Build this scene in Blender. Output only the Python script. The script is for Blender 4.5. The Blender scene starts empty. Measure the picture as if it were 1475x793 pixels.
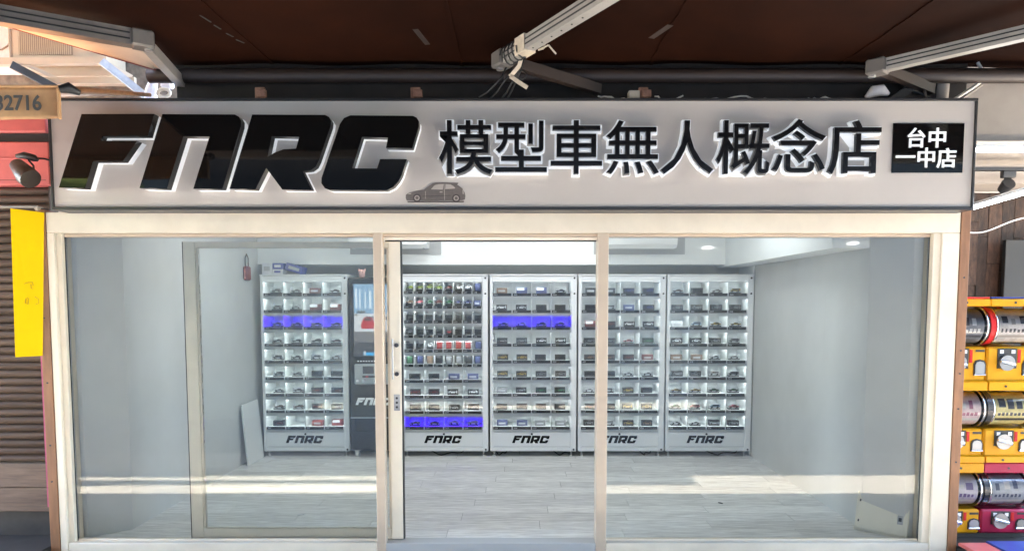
import bpy, math, random
from mathutils import Vector, Matrix
rnd = random.Random(7)
sc = bpy.context.scene
col = sc.collection
R = math.radians

# ---------------------------------------------------------------- camera
FPX, PCX, PCY = 983.0, 744.0, 502.0           # focal length and principal point in photo pixels
TH = math.atan(66.6 / FPX)                    # pitch down
CAM = Vector((0, -4.41, 1.59))
cd = bpy.data.cameras.new('camera'); cam = bpy.data.objects.new('camera', cd); col.objects.link(cam)
cam.location = CAM; cam.rotation_euler = (math.pi / 2 - TH, 0, 0)
cd.sensor_width = 36; cd.lens = 36 * FPX / 1475
cd.shift_y = (PCY - 396.5) / 1475; cd.shift_x = -(PCX - 737.5) / 1475
cd.clip_end = 500; cd.clip_start = 0.02
sc.camera = cam

# ---------------------------------------------------------------- sky, sun, exposure
SUN_EL = R(68)
w = bpy.data.worlds.new('World'); sc.world = w; w.use_nodes = True
wn = w.node_tree.nodes; wl = w.node_tree.links
bg = wn['Background']; sky = wn.new('ShaderNodeTexSky'); sky.sky_type = 'NISHITA'; sky.sun_disc = False
sky.sun_elevation = SUN_EL; sky.sun_rotation = R(180)
wl.new(sky.outputs[0], bg.inputs[0]); bg.inputs[1].default_value = 0.15
w.cycles.sampling_method = 'NONE'
sd = bpy.data.lights.new('sun', 'SUN'); sun = bpy.data.objects.new('sun', sd); col.objects.link(sun)
sd.energy = 5.0; sd.angle = R(0.5); sd.color = (1.0, 0.93, 0.82)
sun.rotation_euler = (math.pi / 2 - SUN_EL, 0, 0)     # light travels towards +Y and down
sun.location = (0, -20, 40)
sc.view_settings.view_transform = 'Standard'; sc.view_settings.look = 'None'
sc.view_settings.exposure = 4.84; sc.view_settings.gamma = 1.0
sc.view_settings.use_curve_mapping = False
cy = sc.cycles
cy.use_denoising = True; cy.max_bounces = 10; cy.diffuse_bounces = 6; cy.glossy_bounces = 4
cy.transparent_max_bounces = 20; cy.transmission_bounces = 6; cy.caustics_reflective = False; cy.caustics_refractive = False
cy.sample_clamp_indirect = 0.6; cy.use_guiding = False; cy.use_surface_guiding = True; cy.use_volume_guiding = False; cy.guiding_training_samples = 64
cy.use_adaptive_sampling = False; cy.use_light_tree = False; cy.blur_glossy = 0.5
SHOP_LAMP = 0.33      # store ceiling panels
LED_W = 1.05; LED_B = 2.9
TUBE = 2.2

# ---------------------------------------------------------------- helpers
def P(px, py, Y):                             # photo pixel -> point on the plane y = Y
    u = (px - PCX) / FPX; v = -(py - PCY) / FPX; c, s = math.cos(TH), math.sin(TH)
    d = Vector((u, c + v * s, -s + v * c)); t = (Y - CAM.y) / d.y
    return CAM + d * t
def PZ(px, py, z):
    u = (px - PCX) / FPX; v = -(py - PCY) / FPX; c, s = math.cos(TH), math.sin(TH); d = Vector((u, c + v * s, -s + v * c)); return CAM + d * ((z - CAM.z) / d.z)
def X(px, py, Y): return P(px, py, Y).x
def Z(py, Y): return P(PCX, py, Y).z

def mat(name, c, rough=0.6, metal=0.0, var=0.0, scale=8.0, bump=0.0, stretch=(1, 1, 1), spec=0.5, emit=None, estr=0.0, coat=0.0, detail=5.0, dirt=0.0, world=False, rand=0.0):
    m = bpy.data.materials.new(name); m.use_nodes = True
    nt = m.node_tree; b = nt.nodes['Principled BSDF']; L = nt.links
    b.inputs['Base Color'].default_value = (*c, 1); b.inputs['Roughness'].default_value = rough
    b.inputs['Metallic'].default_value = metal; b.inputs['Specular IOR Level'].default_value = spec
    b.inputs['Coat Weight'].default_value = coat
    if emit: b.inputs['Emission Color'].default_value = (*emit, 1); b.inputs['Emission Strength'].default_value = estr
    if var or bump or dirt or rand:
        mp = nt.nodes.new('ShaderNodeMapping'); mp.inputs['Scale'].default_value = stretch
        if world:
            g = nt.nodes.new('ShaderNodeNewGeometry'); src = g.outputs['Position']
        else:
            tc = nt.nodes.new('ShaderNodeTexCoord'); src = tc.outputs['Object']
        L.new(src, mp.inputs[0])
        if rand:
            oi = nt.nodes.new('ShaderNodeObjectInfo'); cmb = nt.nodes.new('ShaderNodeMath'); cmb.operation = 'MULTIPLY'; cmb.inputs[1].default_value = 37.0
            L.new(oi.outputs['Random'], cmb.inputs[0]); cx = nt.nodes.new('ShaderNodeCombineXYZ')
            for i in range(3): L.new(cmb.outputs[0], cx.inputs[i])
            L.new(cx.outputs[0], mp.inputs['Location'])
        n = nt.nodes.new('ShaderNodeTexNoise'); n.inputs['Scale'].default_value = scale; n.inputs['Detail'].default_value = detail
        n.inputs['Roughness'].default_value = 0.62
        L.new(mp.outputs[0], n.inputs['Vector'])
        last = None
        if var:
            cr = nt.nodes.new('ShaderNodeMapRange'); cr.inputs['From Min'].default_value = 0.3; cr.inputs['From Max'].default_value = 0.7
            cr.inputs['To Min'].default_value = 1 - var; cr.inputs['To Max'].default_value = 1 + var
            L.new(n.outputs[0], cr.inputs[0]); last = cr.outputs[0]
        if rand:
            rr = nt.nodes.new('ShaderNodeMapRange'); rr.inputs['To Min'].default_value = 1 - rand; rr.inputs['To Max'].default_value = 1 + rand
            L.new(oi.outputs['Random'], rr.inputs[0])
            if last:
                mm = nt.nodes.new('ShaderNodeMath'); mm.operation = 'MULTIPLY'; L.new(last, mm.inputs[0]); L.new(rr.outputs[0], mm.inputs[1]); last = mm.outputs[0]
            else: last = rr.outputs[0]
        if dirt:
            n2 = nt.nodes.new('ShaderNodeTexNoise'); n2.inputs['Scale'].default_value = scale * 0.23; n2.inputs['Detail'].default_value = 8
            L.new(mp.outputs[0], n2.inputs['Vector'])
            d2 = nt.nodes.new('ShaderNodeMapRange'); d2.inputs['From Min'].default_value = 0.45; d2.inputs['From Max'].default_value = 0.72
            d2.inputs['To Min'].default_value = 1; d2.inputs['To Max'].default_value = 1 - dirt
            L.new(n2.outputs[0], d2.inputs[0])
            if last:
                mm = nt.nodes.new('ShaderNodeMath'); mm.operation = 'MULTIPLY'; L.new(last, mm.inputs[0]); L.new(d2.outputs[0], mm.inputs[1]); last = mm.outputs[0]
            else: last = d2.outputs[0]
        if last:
            vm = nt.nodes.new('ShaderNodeVectorMath'); vm.operation = 'SCALE'; vm.inputs[0].default_value = c
            L.new(last, vm.inputs['Scale']); L.new(vm.outputs[0], b.inputs['Base Color'])
        if bump:
            bp = nt.nodes.new('ShaderNodeBump'); bp.inputs['Strength'].default_value = bump; bp.inputs['Distance'].default_value = 0.01
            L.new(n.outputs[0], bp.inputs['Height']); L.new(bp.outputs[0], b.inputs['Normal'])
    return m

def glass_mat(name, tint, ior=1.5, rough=0.0):
    m = bpy.data.materials.new(name); m.use_nodes = True; nt = m.node_tree; nt.nodes.clear(); L = nt.links
    o = nt.nodes.new('ShaderNodeOutputMaterial'); t = nt.nodes.new('ShaderNodeBsdfTransparent'); t.inputs[0].default_value = (*tint, 1)
    g = nt.nodes.new('ShaderNodeBsdfGlossy'); g.inputs['Roughness'].default_value = rough; g.inputs[0].default_value = (1, 1, 1, 1)
    f = nt.nodes.new('ShaderNodeFresnel'); f.inputs[0].default_value = ior
    mx = nt.nodes.new('ShaderNodeMixShader'); L.new(f.outputs[0], mx.inputs[0]); L.new(t.outputs[0], mx.inputs[1]); L.new(g.outputs[0], mx.inputs[2])
    # Fresnel of the inner face is taken as seen from the air on both sides of a thin pane
    gm = nt.nodes.new('ShaderNodeNewGeometry'); ml = nt.nodes.new('ShaderNodeMapRange'); ml.inputs['To Min'].default_value = ior; ml.inputs['To Max'].default_value = ior
    L.new(gm.outputs['Backfacing'], ml.inputs[0]); L.new(ml.outputs[0], f.inputs[0])
    L.new(mx.outputs[0], o.inputs[0]); return m

class MB:
    def __init__(s): s.v = []; s.f = []; s.mi = []; s.cur = 0; s.smooth = []
    def add(s, vs, fs, smooth=False):
        o = len(s.v); s.v += [tuple(v) for v in vs]
        for f in fs: s.f.append(tuple(i + o for i in f)); s.mi.append(s.cur); s.smooth.append(smooth)
        return s
    def box(s, x0, x1, y0, y1, z0, z1, bev=0.0, M=None):
        if bev <= 0:
            vs = [(x, y, z) for z in (z0, z1) for y in (y0, y1) for x in (x0, x1)]
            fs = [(0, 2, 3, 1), (4, 5, 7, 6), (0, 1, 5, 4), (2, 6, 7, 3), (0, 4, 6, 2), (1, 3, 7, 5)]
        else:
            b = min(bev, (x1 - x0) / 2.01, (y1 - y0) / 2.01, (z1 - z0) / 2.01); vs = []; idx = {}
            for ix, (xa, xs) in enumerate(((x0, 1), (x1, -1))):
                for iy, (ya, ys) in enumerate(((y0, 1), (y1, -1))):
                    for iz, (za, zs) in enumerate(((z0, 1), (z1, -1))):
                        for k in range(3):
                            q = [xa + xs * b, ya + ys * b, za + zs * b]; q[k] = (xa, ya, za)[k]
                            idx[ix, iy, iz, k] = len(vs); vs.append(tuple(q))
            fs = []
            I = lambda a, b_, c, k: idx[a, b_, c, k]
            for e in (0, 1):
                q = [I(e, 0, 0, 0), I(e, 1, 0, 0), I(e, 1, 1, 0), I(e, 0, 1, 0)]; fs.append(q if e else q[::-1])
                q = [I(0, e, 0, 1), I(0, e, 1, 1), I(1, e, 1, 1), I(1, e, 0, 1)]; fs.append(q if e else q[::-1])
                q = [I(0, 0, e, 2), I(1, 0, e, 2), I(1, 1, e, 2), I(0, 1, e, 2)]; fs.append(q if e else q[::-1])
            def fl(q, nrm):
                a, b_, c = (Vector(vs[i]) for i in q[:3])
                return q if (b_ - a).cross(c - b_).dot(nrm) > 0 else q[::-1]
            for i in (0, 1):
                for j in (0, 1):
                    si, sj = 2 * i - 1, 2 * j - 1
                    fs.append(fl([I(0, i, j, 1), I(1, i, j, 1), I(1, i, j, 2), I(0, i, j, 2)], Vector((0, si, sj))))
                    fs.append(fl([I(i, 0, j, 0), I(i, 1, j, 0), I(i, 1, j, 2), I(i, 0, j, 2)], Vector((si, 0, sj))))
                    fs.append(fl([I(i, j, 0, 0), I(i, j, 1, 0), I(i, j, 1, 1), I(i, j, 0, 1)], Vector((si, sj, 0))))
                    for k in (0, 1):
                        fs.append(fl([I(i, j, k, 0), I(i, j, k, 1), I(i, j, k, 2)], Vector((si, sj, 2 * k - 1))))
        if M: vs = [M @ Vector(v) for v in vs]
        return s.add(vs, fs)
    def prism(s, pts, a, b, ax='y', M=None):
        # polygon in the plane square to ax, extruded from a to b. ax y: pts=(x,z); x: (y,z); z: (x,y)
        def mk(p, t):
            return {'y': (p[0], t, p[1]), 'x': (t, p[0], p[1]), 'z': (p[0], p[1], t)}[ax]
        n = len(pts); vs = [mk(p, a) for p in pts] + [mk(p, b) for p in pts]
        ar = sum(pts[i][0] * pts[(i + 1) % n][1] - pts[(i + 1) % n][0] * pts[i][1] for i in range(n))
        up = ar > 0
        if ax == 'y': up = not up
        lo, hi = list(range(n)), list(range(n, 2 * n))
        if b < a: up = not up
        fs = [lo[::-1] if up else lo, hi if up else hi[::-1]]
        for i in range(n):
            j = (i + 1) % n; q = (i, j, n + j, n + i); fs.append(q if up else q[::-1])
        if M: vs = [M @ Vector(v) for v in vs]
        return s.add(vs, fs)
    def tube(s, path, r, n=8, closed_ends=True, radii=None):
        path = [Vector(p) for p in path]; m = len(path); rings = []; vs = []
        prev = None
        for i, p in enumerate(path):
            t = (path[min(i + 1, m - 1)] - path[max(i - 1, 0)]).normalized()
            if prev is None:
                up = Vector((0, 0, 1)) if abs(t.z) < 0.9 else Vector((1, 0, 0)); a = t.cross(up).normalized()
            else: a = (prev - t * prev.dot(t)).normalized()
            prev = a; b = t.cross(a); rr = radii[i] if radii else r
            for k in range(n):
                an = 2 * math.pi * k / n; vs.append(p + (a * math.cos(an) + b * math.sin(an)) * rr)
        fs = []
        for i in range(m - 1):
            for k in range(n):
                k2 = (k + 1) % n; fs.append((i * n + k, i * n + k2, (i + 1) * n + k2, (i + 1) * n + k))
        s.add(vs, fs, True)
        if closed_ends:
            s.add(vs[:n], [tuple(range(n))[::-1]]); s.add(vs[-n:], [tuple(range(n))])
        return s
    def cyl(s, p0, p1, r, n=16, r1=None): return s.tube([p0, p1], r, n, radii=[r, r if r1 is None else r1])
    def beam(s, p0, p1, wdt, h, up=Vector((0, 0, 1))):
        p0, p1 = Vector(p0), Vector(p1); t = (p1 - p0).normalized(); a = t.cross(up).normalized(); b = a.cross(t)
        vs = [q + a * (i * wdt / 2) + b * (j * h / 2) for q in (p0, p1) for i, j in ((-1, -1), (1, -1), (1, 1), (-1, 1))]
        return s.add(vs, [(0, 3, 2, 1), (4, 5, 6, 7), (0, 1, 5, 4), (1, 2, 6, 5), (2, 3, 7, 6), (3, 0, 4, 7)])
    def quad(s, a, b, c, d): return s.add([a, b, c, d], [(0, 1, 2, 3)])
    def mesh(s, name, mats):
        me = bpy.data.meshes.new(name); me.from_pydata(s.v, [], s.f); 
        for m in (mats if isinstance(mats, (list, tuple)) else [mats]): me.materials.append(m)
        me.polygons.foreach_set('material_index', s.mi); me.polygons.foreach_set('use_smooth', s.smooth); me.update()
        return me
    def build(s, name, mats, parent=None, loc=(0, 0, 0)):
        return link(name, s.mesh(name, mats), parent, loc)

def link(name, me, parent=None, loc=(0, 0, 0), rot=None):
    o = bpy.data.objects.new(name, me); col.objects.link(o); o.location = loc
    if rot: o.rotation_euler = rot
    if parent: o.parent = parent
    return o
def tag(o, label=None, cat=None, group=None, kind=None):
    if label: o['label'] = label
    if cat: o['category'] = cat
    if group: o['group'] = group
    if kind: o['kind'] = kind
    return o
def empty(name, loc, label, cat, group=None, rz=0):
    o = bpy.data.objects.new(name, None); col.objects.link(o); o.location = loc; o.rotation_euler = (0, 0, rz); o.empty_display_size = 0.1
    return tag(o, label, cat, group)
def bx(name, m, parent, *a, bev=0.0): return MB().box(*a, bev=bev).build(name, m, parent)

def poly_fill(outer, holes=()):
    """outline with holes -> (verts2d, tris) through the curve filler"""
    c = bpy.data.curves.new('poly', 'CURVE'); c.dimensions = '2D'; c.fill_mode = 'BOTH'
    for pts in [outer, *holes]:
        sp = c.splines.new('POLY'); sp.points.add(len(pts) - 1); sp.use_cyclic_u = True
        for q, p in zip(sp.points, pts): q.co = (p[0], p[1], 0, 1)
    return c
_dg = None
def curve_mesh(c):
    o = bpy.data.objects.new('tmp_curve', c); col.objects.link(o); bpy.context.view_layer.update()
    me = bpy.data.meshes.new_from_object(o.evaluated_get(bpy.context.evaluated_depsgraph_get()))
    bpy.data.objects.remove(o); bpy.data.curves.remove(c); return me
def text_mesh(s, size=1.0, offset=0.0, extrude=0.0, res=3, shear=0.0):
    c = bpy.data.curves.new('text', 'FONT'); c.body = s; c.size = size; c.offset = offset; c.extrude = extrude; c.resolution_u = res; c.shear = shear
    return curve_mesh(c)
def upright(me):                 # local xy -> xz, facing -y
    me.transform(Matrix.Rotation(math.pi / 2, 4, 'X')); return me

# ---------------------------------------------------------------- lettering, made first while the scene is small
GLYPHS = "模型車無人概念店"
glyph_face = [upright(text_mesh(ch, 1.0, 0.006, 0.014, 4)) for ch in GLYPHS]
glyph_back = [upright(text_mesh(ch, 1.0, 0.036, 0.02, 4)) for ch in GLYPHS]
small_glyph = {ch: upright(text_mesh(ch, 1.0, 0.012, 0.01, 3)) for ch in "台中一店"}
num_mesh = upright(text_mesh("32716", 1.0, 0.02, 0.002, 4))
DIG = {}
for dch in "0123456789":
    me = text_mesh(dch, 1.0, 0.03, 0, 1)
    DIG[dch] = ([tuple(v.co) for v in me.vertices], [tuple(p.vertices) for p in me.polygons], max(v.co.x for v in me.vertices)); bpy.data.meshes.remove(me)

LOGO_PX = [  # traced outlines of the four letters on the sign face, photo pixels
    ([(117.4,164.1),(222,164.1),(213,195.8),(147,195.8),(144,202.6),(197.5,202.9),(177,232),(134,232),(122.5,271),(84.7,270)], []),
    ([(233.8,164.3),(338.3,165),(344,168),(347.3,174),(347,182),(320.3,272),(278.3,271.8),(301.6,196.8),(264.1,196.2),(240.3,271.8),(200.9,270.8)], []),
    ([(363.2,165),(468.3,165.5),(474,168.6),(477,174.5),(476.2,182),(459,232),(455,240),(448,245),(436,246.5),(449,273),(406.5,272.8),(383.5,241.8),(368,272.8),(330.6,271.8)],
     [[(391.5,196.2),(430.9,197.3),(426.4,213.9),(408.3,215),(395.9,219.7),(385.3,225.9)]]),
    ([(504.7,166.2),(594.7,166.8),(600.5,169.6),(603.6,175),(603.3,182),(593.9,213.5),(555.9,212.9),(558.8,198.3),(521.5,197.3),(507.4,242.3),(543,242.6),(547.6,228.9),(585.9,229.3),(578.5,252.4),(574,261),(567,269),(557,274),(474.7,273.6),(467.7,270.9),(462.9,264),(463.2,256),(489.7,178.2),(495.5,170)], []),
]
SY = -0.15                                     # sign face
LY = SY - 0.105                                # letter face
def logo_world(k):
    o, hs = LOGO_PX[k]
    f = lambda p: (P(p[0], p[1], LY).x, P(p[0], p[1], LY).z)
    return [f(p) for p in o], [[f(p) for p in h] for h in hs]
def extr_mesh(o, hs, depth):
    c = poly_fill(o, hs); c.extrude = depth / 2; return upright(curve_mesh(c))
logo_face = [extr_mesh(*logo_world(k), 0.055) for k in range(4)]
logo_body = [extr_mesh(*logo_world(k), 0.05) for k in range(4)]
_l0 = logo_world(0)[0][-1]; _lw = max(p[0] for p in logo_world(3)[0]) - _l0[0]
def logo_flat_mesh():
    V, Fc = [], []
    for k in range(4):
        o, hs = logo_world(k); nf = lambda p: ((p[0] - _l0[0]) / _lw, (p[1] - _l0[1]) / _lw)
        c = poly_fill([nf(p) for p in o], [[nf(p) for p in h] for h in hs]); me = upright(curve_mesh(c)); off = len(V)
        V += [tuple(v.co) for v in me.vertices]; Fc += [tuple(i + off for i in p.vertices) for p in me.polygons]; bpy.data.meshes.remove(me)
    return V, Fc
LOGO_V, LOGO_F = logo_flat_mesh()
def logo_obj(m, parent, x, y, z, width):
    me = bpy.data.meshes.new('logo'); me.from_pydata([(v[0] * width, 0, v[2] * width) for v in LOGO_V], [], LOGO_F); me.materials.append(m)
    return link('logo_lettering', me, parent, (x, y, z))

# ---------------------------------------------------------------- materials
M = {}
M['cream'] = mat('cream_aluminium', (0.78, 0.70, 0.565), 0.33, var=0.06, scale=5, stretch=(1, 1, 1), dirt=0.15)
M['beige'] = mat('beige_aluminium', (0.54, 0.44, 0.34), 0.32, var=0.05, scale=6, dirt=0.08)
M['doorbeige'] = mat('door_aluminium', (0.88, 0.81, 0.67), 0.34, var=0.05, scale=6, dirt=0.1)
M['gasket'] = mat('black_gasket', (0.015, 0.016, 0.017), 0.5)
M['glass'] = glass_mat('window_glass', (0.968, 0.982, 0.975), 1.35)
M['clear'] = glass_mat('clear_plastic', (0.97, 0.975, 0.975), 1.4)
M['wall'] = mat('white_wall_paint', (0.60, 0.612, 0.602), 0.7, var=0.05, scale=2.2, bump=0.05, dirt=0.05, world=True)
M['bulk'] = mat('white_beam_paint', (0.80, 0.82, 0.81), 0.65, var=0.02, scale=3, world=True)
M['ceil'] = mat('white_ceiling', (0.78, 0.79, 0.79), 0.8, var=0.02, scale=3)
M['plank'] = mat('grey_vinyl_plank', (0.68, 0.685, 0.675), 0.40, var=0.36, scale=5.0, stretch=(1.1, 14, 1), bump=0.10, rand=0.11, detail=9, dirt=0.10, world=True)
M['subfloor'] = mat('plank_joint', (0.16, 0.165, 0.17), 0.8)
M['signface'] = mat('sign_face', (0.47, 0.43, 0.395), 0.42, var=0.03, scale=3, dirt=0.05)
M['signedge'] = mat('sign_border', (0.02, 0.019, 0.02), 0.35)
M['blackgloss'] = mat('black_acrylic', (0.004, 0.004, 0.004), 0.04, spec=0.3)
M['litacr'] = mat('lit_white_acrylic', (0.85, 0.86, 0.87), 0.35, emit=(0.95, 0.98, 1.0), estr=0.011)
M['whiteacr'] = mat('white_acrylic', (0.88, 0.89, 0.9), 0.35)
M['blackpaint'] = mat('black_print', (0.006, 0.006, 0.007), 0.2, spec=0.25)
M['carprint'] = mat('car_print', (0.13, 0.11, 0.10), 0.5, var=0.1, scale=40)
M['carprint2'] = mat('car_print_pale', (0.40, 0.355, 0.315), 0.5)
M['carprint3'] = mat('car_print_dark', (0.06, 0.05, 0.047), 0.5)
M['brown'] = mat('brown_wood_strip', (0.27, 0.125, 0.055), 0.55, var=0.25, scale=7, stretch=(3, 3, 0.5), bump=0.1, dirt=0.25)
M['pinktape'] = mat('pink_edge', (0.40, 0.07, 0.14), 0.6)
M['yellow'] = mat('yellow_board', (0.90, 0.57, 0.003), 0.6, spec=0.1, var=0.03, scale=60, stretch=(1, 1, 20), bump=0.03)
M['pencil'] = mat('pencil_mark', (0.42, 0.30, 0.03), 0.7)
M['shutter'] = mat('brown_shutter', (0.115, 0.080, 0.060), 0.6, spec=0.12, var=0.18, scale=9, stretch=(0.6, 1, 8), dirt=0.3, rand=0.12)
M['woodboard'] = mat('worn_wood_board', (0.15, 0.098, 0.066), 0.65, var=0.3, scale=6, stretch=(0.8, 1, 9), bump=0.2, dirt=0.25)
M['darkstep'] = mat('dark_step', (0.035, 0.03, 0.026), 0.6, var=0.3, scale=8, dirt=0.3)
M['pink'] = mat('faded_red_panel', (0.68, 0.155, 0.14), 0.5, var=0.12, scale=5, dirt=0.18)
M['banner'] = mat('tan_canvas', (0.52, 0.29, 0.13), 0.75, var=0.2, scale=7, bump=0.4, dirt=0.3)
M['bannerink'] = mat('grey_stencil_ink', (0.06, 0.055, 0.05), 0.8, var=0.3, scale=30)
M['darkmetal'] = mat('dark_lamp_metal', (0.03, 0.026, 0.024), 0.45, var=0.2, scale=20)
M['bronze'] = mat('worn_lamp_shade', (0.05, 0.04, 0.032), 0.4, var=0.3, scale=15)
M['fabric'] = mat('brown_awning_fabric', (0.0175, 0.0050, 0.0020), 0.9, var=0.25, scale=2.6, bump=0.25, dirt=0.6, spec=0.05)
M['tarp'] = mat('beige_tarp', (0.60, 0.53, 0.44), 0.8, var=0.10, scale=4, bump=0.2)
_nt = M['tarp'].node_tree; _tr = _nt.nodes.new('ShaderNodeBsdfTranslucent'); _tr.inputs[0].default_value = (0.50, 0.46, 0.39, 1)
_mx = _nt.nodes.new('ShaderNodeMixShader'); _mx.inputs[0].default_value = 0.10
_nt.links.new(_nt.nodes['Principled BSDF'].outputs[0], _mx.inputs[1]); _nt.links.new(_tr.outputs[0], _mx.inputs[2]); _nt.links.new(_mx.outputs[0], _nt.nodes['Material Output'].inputs[0])
M['alu'] = mat('awning_aluminium', (0.36, 0.34, 0.31), 0.45, metal=0.25, var=0.06, scale=20, dirt=0.15)
M['alud'] = mat('weathered_aluminium', (0.17, 0.155, 0.14), 0.45, metal=0.2, var=0.12, scale=12, dirt=0.3)
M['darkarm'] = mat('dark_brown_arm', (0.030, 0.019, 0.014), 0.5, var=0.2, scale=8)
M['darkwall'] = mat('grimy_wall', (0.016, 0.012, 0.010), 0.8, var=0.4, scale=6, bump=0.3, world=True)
M['cable'] = mat('black_cable', (0.012, 0.012, 0.012), 0.5)
M['wire'] = mat('white_wire', (0.6, 0.57, 0.52), 0.5)
M['tape'] = mat('old_tape', (0.55, 0.47, 0.36), 0.6, var=0.2, scale=20)
M['rust'] = mat('rusty_bracket', (0.28, 0.14, 0.09), 0.8, var=0.4, scale=25)
M['concrete'] = mat('weathered_concrete', (0.20, 0.17, 0.13), 0.9, var=0.45, scale=14, bump=0.4, dirt=0.3, world=True)
M['acbody'] = mat('ivory_enamel', (0.55, 0.46, 0.33), 0.5, var=0.05, scale=6, dirt=0.1)
M['acgrille'] = mat('grille_metal', (0.30, 0.24, 0.18), 0.6, var=0.15, scale=10)
M['galv'] = mat('galvanised_steel', (0.40, 0.41, 0.42), 0.5, metal=0.3, var=0.25, scale=18)
M['cloth'] = mat('white_cloth', (0.78, 0.72, 0.70), 0.9, var=0.1, scale=20)
M['redcloth'] = mat('red_plastic', (0.55, 0.06, 0.05), 0.6)
M['ground'] = mat('street_paving', (0.37, 0.335, 0.29), 0.75, var=0.16, scale=5, bump=0.1, dirt=0.25, world=True)
M['asphalt'] = mat('asphalt', (0.17, 0.165, 0.158), 0.85, var=0.25, scale=9, bump=0.2, world=True)
M['facade'] = mat('opposite_facade', (0.085, 0.082, 0.078), 0.8, var=0.2, scale=1.4, dirt=0.3, world=True)
M['oppwall'] = mat('opposite_shop_wall', (0.29, 0.28, 0.26), 0.8, var=0.15, scale=2, dirt=0.2, world=True)
M['oppdark'] = mat('opposite_shop_glass', (0.21, 0.205, 0.195), 0.5, var=0.2, scale=3, world=True)
M['facadewin'] = mat('facade_window', (0.03, 0.035, 0.04), 0.1)
M['cab'] = mat('white_cabinet_enamel', (0.82, 0.835, 0.84), 0.35, var=0.015, scale=4)
M['cabin'] = mat('white_cell_laminate', (0.80, 0.815, 0.81), 0.5)
M['strip'] = mat('black_price_strip', (0.012, 0.012, 0.013), 0.35)
M['stripnum'] = mat('white_number_print', (0.75, 0.75, 0.75), 0.6)
M['led'] = mat('white_led', (0.8, 0.8, 0.8), 0.5, emit=(0.90, 0.97, 1.0), estr=LED_W)
M['ledblue'] = mat('blue_led', (0.2, 0.2, 0.8), 0.5, emit=(0.045, 0.0, 1.0), estr=LED_B)
M['screw'] = mat('dark_screw', (0.05, 0.05, 0.055), 0.35, metal=0.6)
M['steel'] = mat('brushed_steel', (0.55, 0.55, 0.54), 0.35, metal=0.8)
M['kiosk'] = mat('black_kiosk_enamel', (0.022, 0.023, 0.025), 0.3)
M['kpanel'] = mat('silver_kiosk_panel', (0.42, 0.44, 0.45), 0.4, metal=0.2)
M['scrblue'] = mat('screen_blue_city', (0.02, 0.02, 0.02), 0.2, emit=(0.30, 0.50, 0.72), estr=0.028)
for nm, c, e in (('scrpale', (0.72, 0.83, 0.95), 0.033), ('scrwhite', (0.72, 0.74, 0.78), 0.030), ('scrgrey', (0.28, 0.27, 0.28), 0.021), ('scrred', (0.72, 0.04, 0.05), 0.025), ('scrdark', (0.05, 0.05, 0.06), 0.021), ('scrcyan', (0.05, 0.42, 0.85), 0.036), ('scrdim', (0.10, 0.10, 0.11), 0.021)):
    M[nm] = mat('screen_' + nm[3:], (0.02, 0.02, 0.02), 0.2, emit=c, estr=e)
M['lamp'] = mat('shop_lamp_diffuser', (0.8, 0.8, 0.8), 0.5, emit=(0.93, 0.98, 1.0), estr=SHOP_LAMP)
M['tube'] = mat('fluorescent_tube', (0.9, 0.9, 0.9), 0.3, emit=(0.90, 0.93, 1.0), estr=TUBE)
M['plaster'] = mat('grubby_plaster', (0.38, 0.335, 0.29), 0.85, var=0.07, scale=5, bump=0.15, dirt=0.15)
M['rustwood'] = mat('rustic_brown_plank', (0.052, 0.026, 0.015), 0.7, var=0.65, scale=11, stretch=(3, 3, 0.9), bump=0.5, rand=0.5, detail=8)
M['slate'] = mat('dark_grey_panel', (0.025, 0.025, 0.023), 0.6, var=0.1, scale=4)
for nm, c in (('gyellow', (0.66, 0.32, 0.004)), ('gmagenta', (0.38, 0.014, 0.06)), ('gred', (0.55, 0.02, 0.02)), ('gblue', (0.02, 0.035, 0.22)), ('gpink', (0.72, 0.18, 0.16)), ('gpblue', (0.05, 0.09, 0.36))):
    M[nm] = mat('moulded_plastic_' + nm[1:], c, 0.32, var=0.06, scale=8, dirt=0.12, spec=0.25)
M['gdark'] = mat('dark_chrome', (0.12, 0.11, 0.10), 0.2, metal=0.8)
M['gmetal'] = mat('knob_metal', (0.36, 0.35, 0.33), 0.3, metal=0.7)
M['chrome'] = mat('chrome_rim', (0.75, 0.75, 0.74), 0.15, metal=0.9)
M['acwhite'] = mat('white_plastic', (0.80, 0.81, 0.80), 0.35)
M['acgrey'] = mat('grey_backing_plate', (0.42, 0.43, 0.43), 0.6)
M['elec'] = mat('ivory_metal_cover', (0.80, 0.77, 0.66), 0.45, var=0.03, scale=6, dirt=0.06)
M['bluebox'] = mat('blue_carton', (0.07, 0.09, 0.32), 0.6, var=0.3, scale=20)
M['whitebox'] = mat('white_carton', (0.66, 0.67, 0.70), 0.6)
M['redbag'] = mat('dark_red_pouch', (0.20, 0.035, 0.035), 0.6)
M['pinkdoll'] = mat('pale_pink_plastic', (0.72, 0.42, 0.38), 0.5)
for _k in ('lamp', 'led', 'ledblue', 'tube'): M[_k].cycles.emission_sampling = 'FRONT'
for _k, _m in M.items():
    if _k.startswith('scr') or _k == 'litacr': _m.cycles.emission_sampling = 'NONE'
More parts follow.
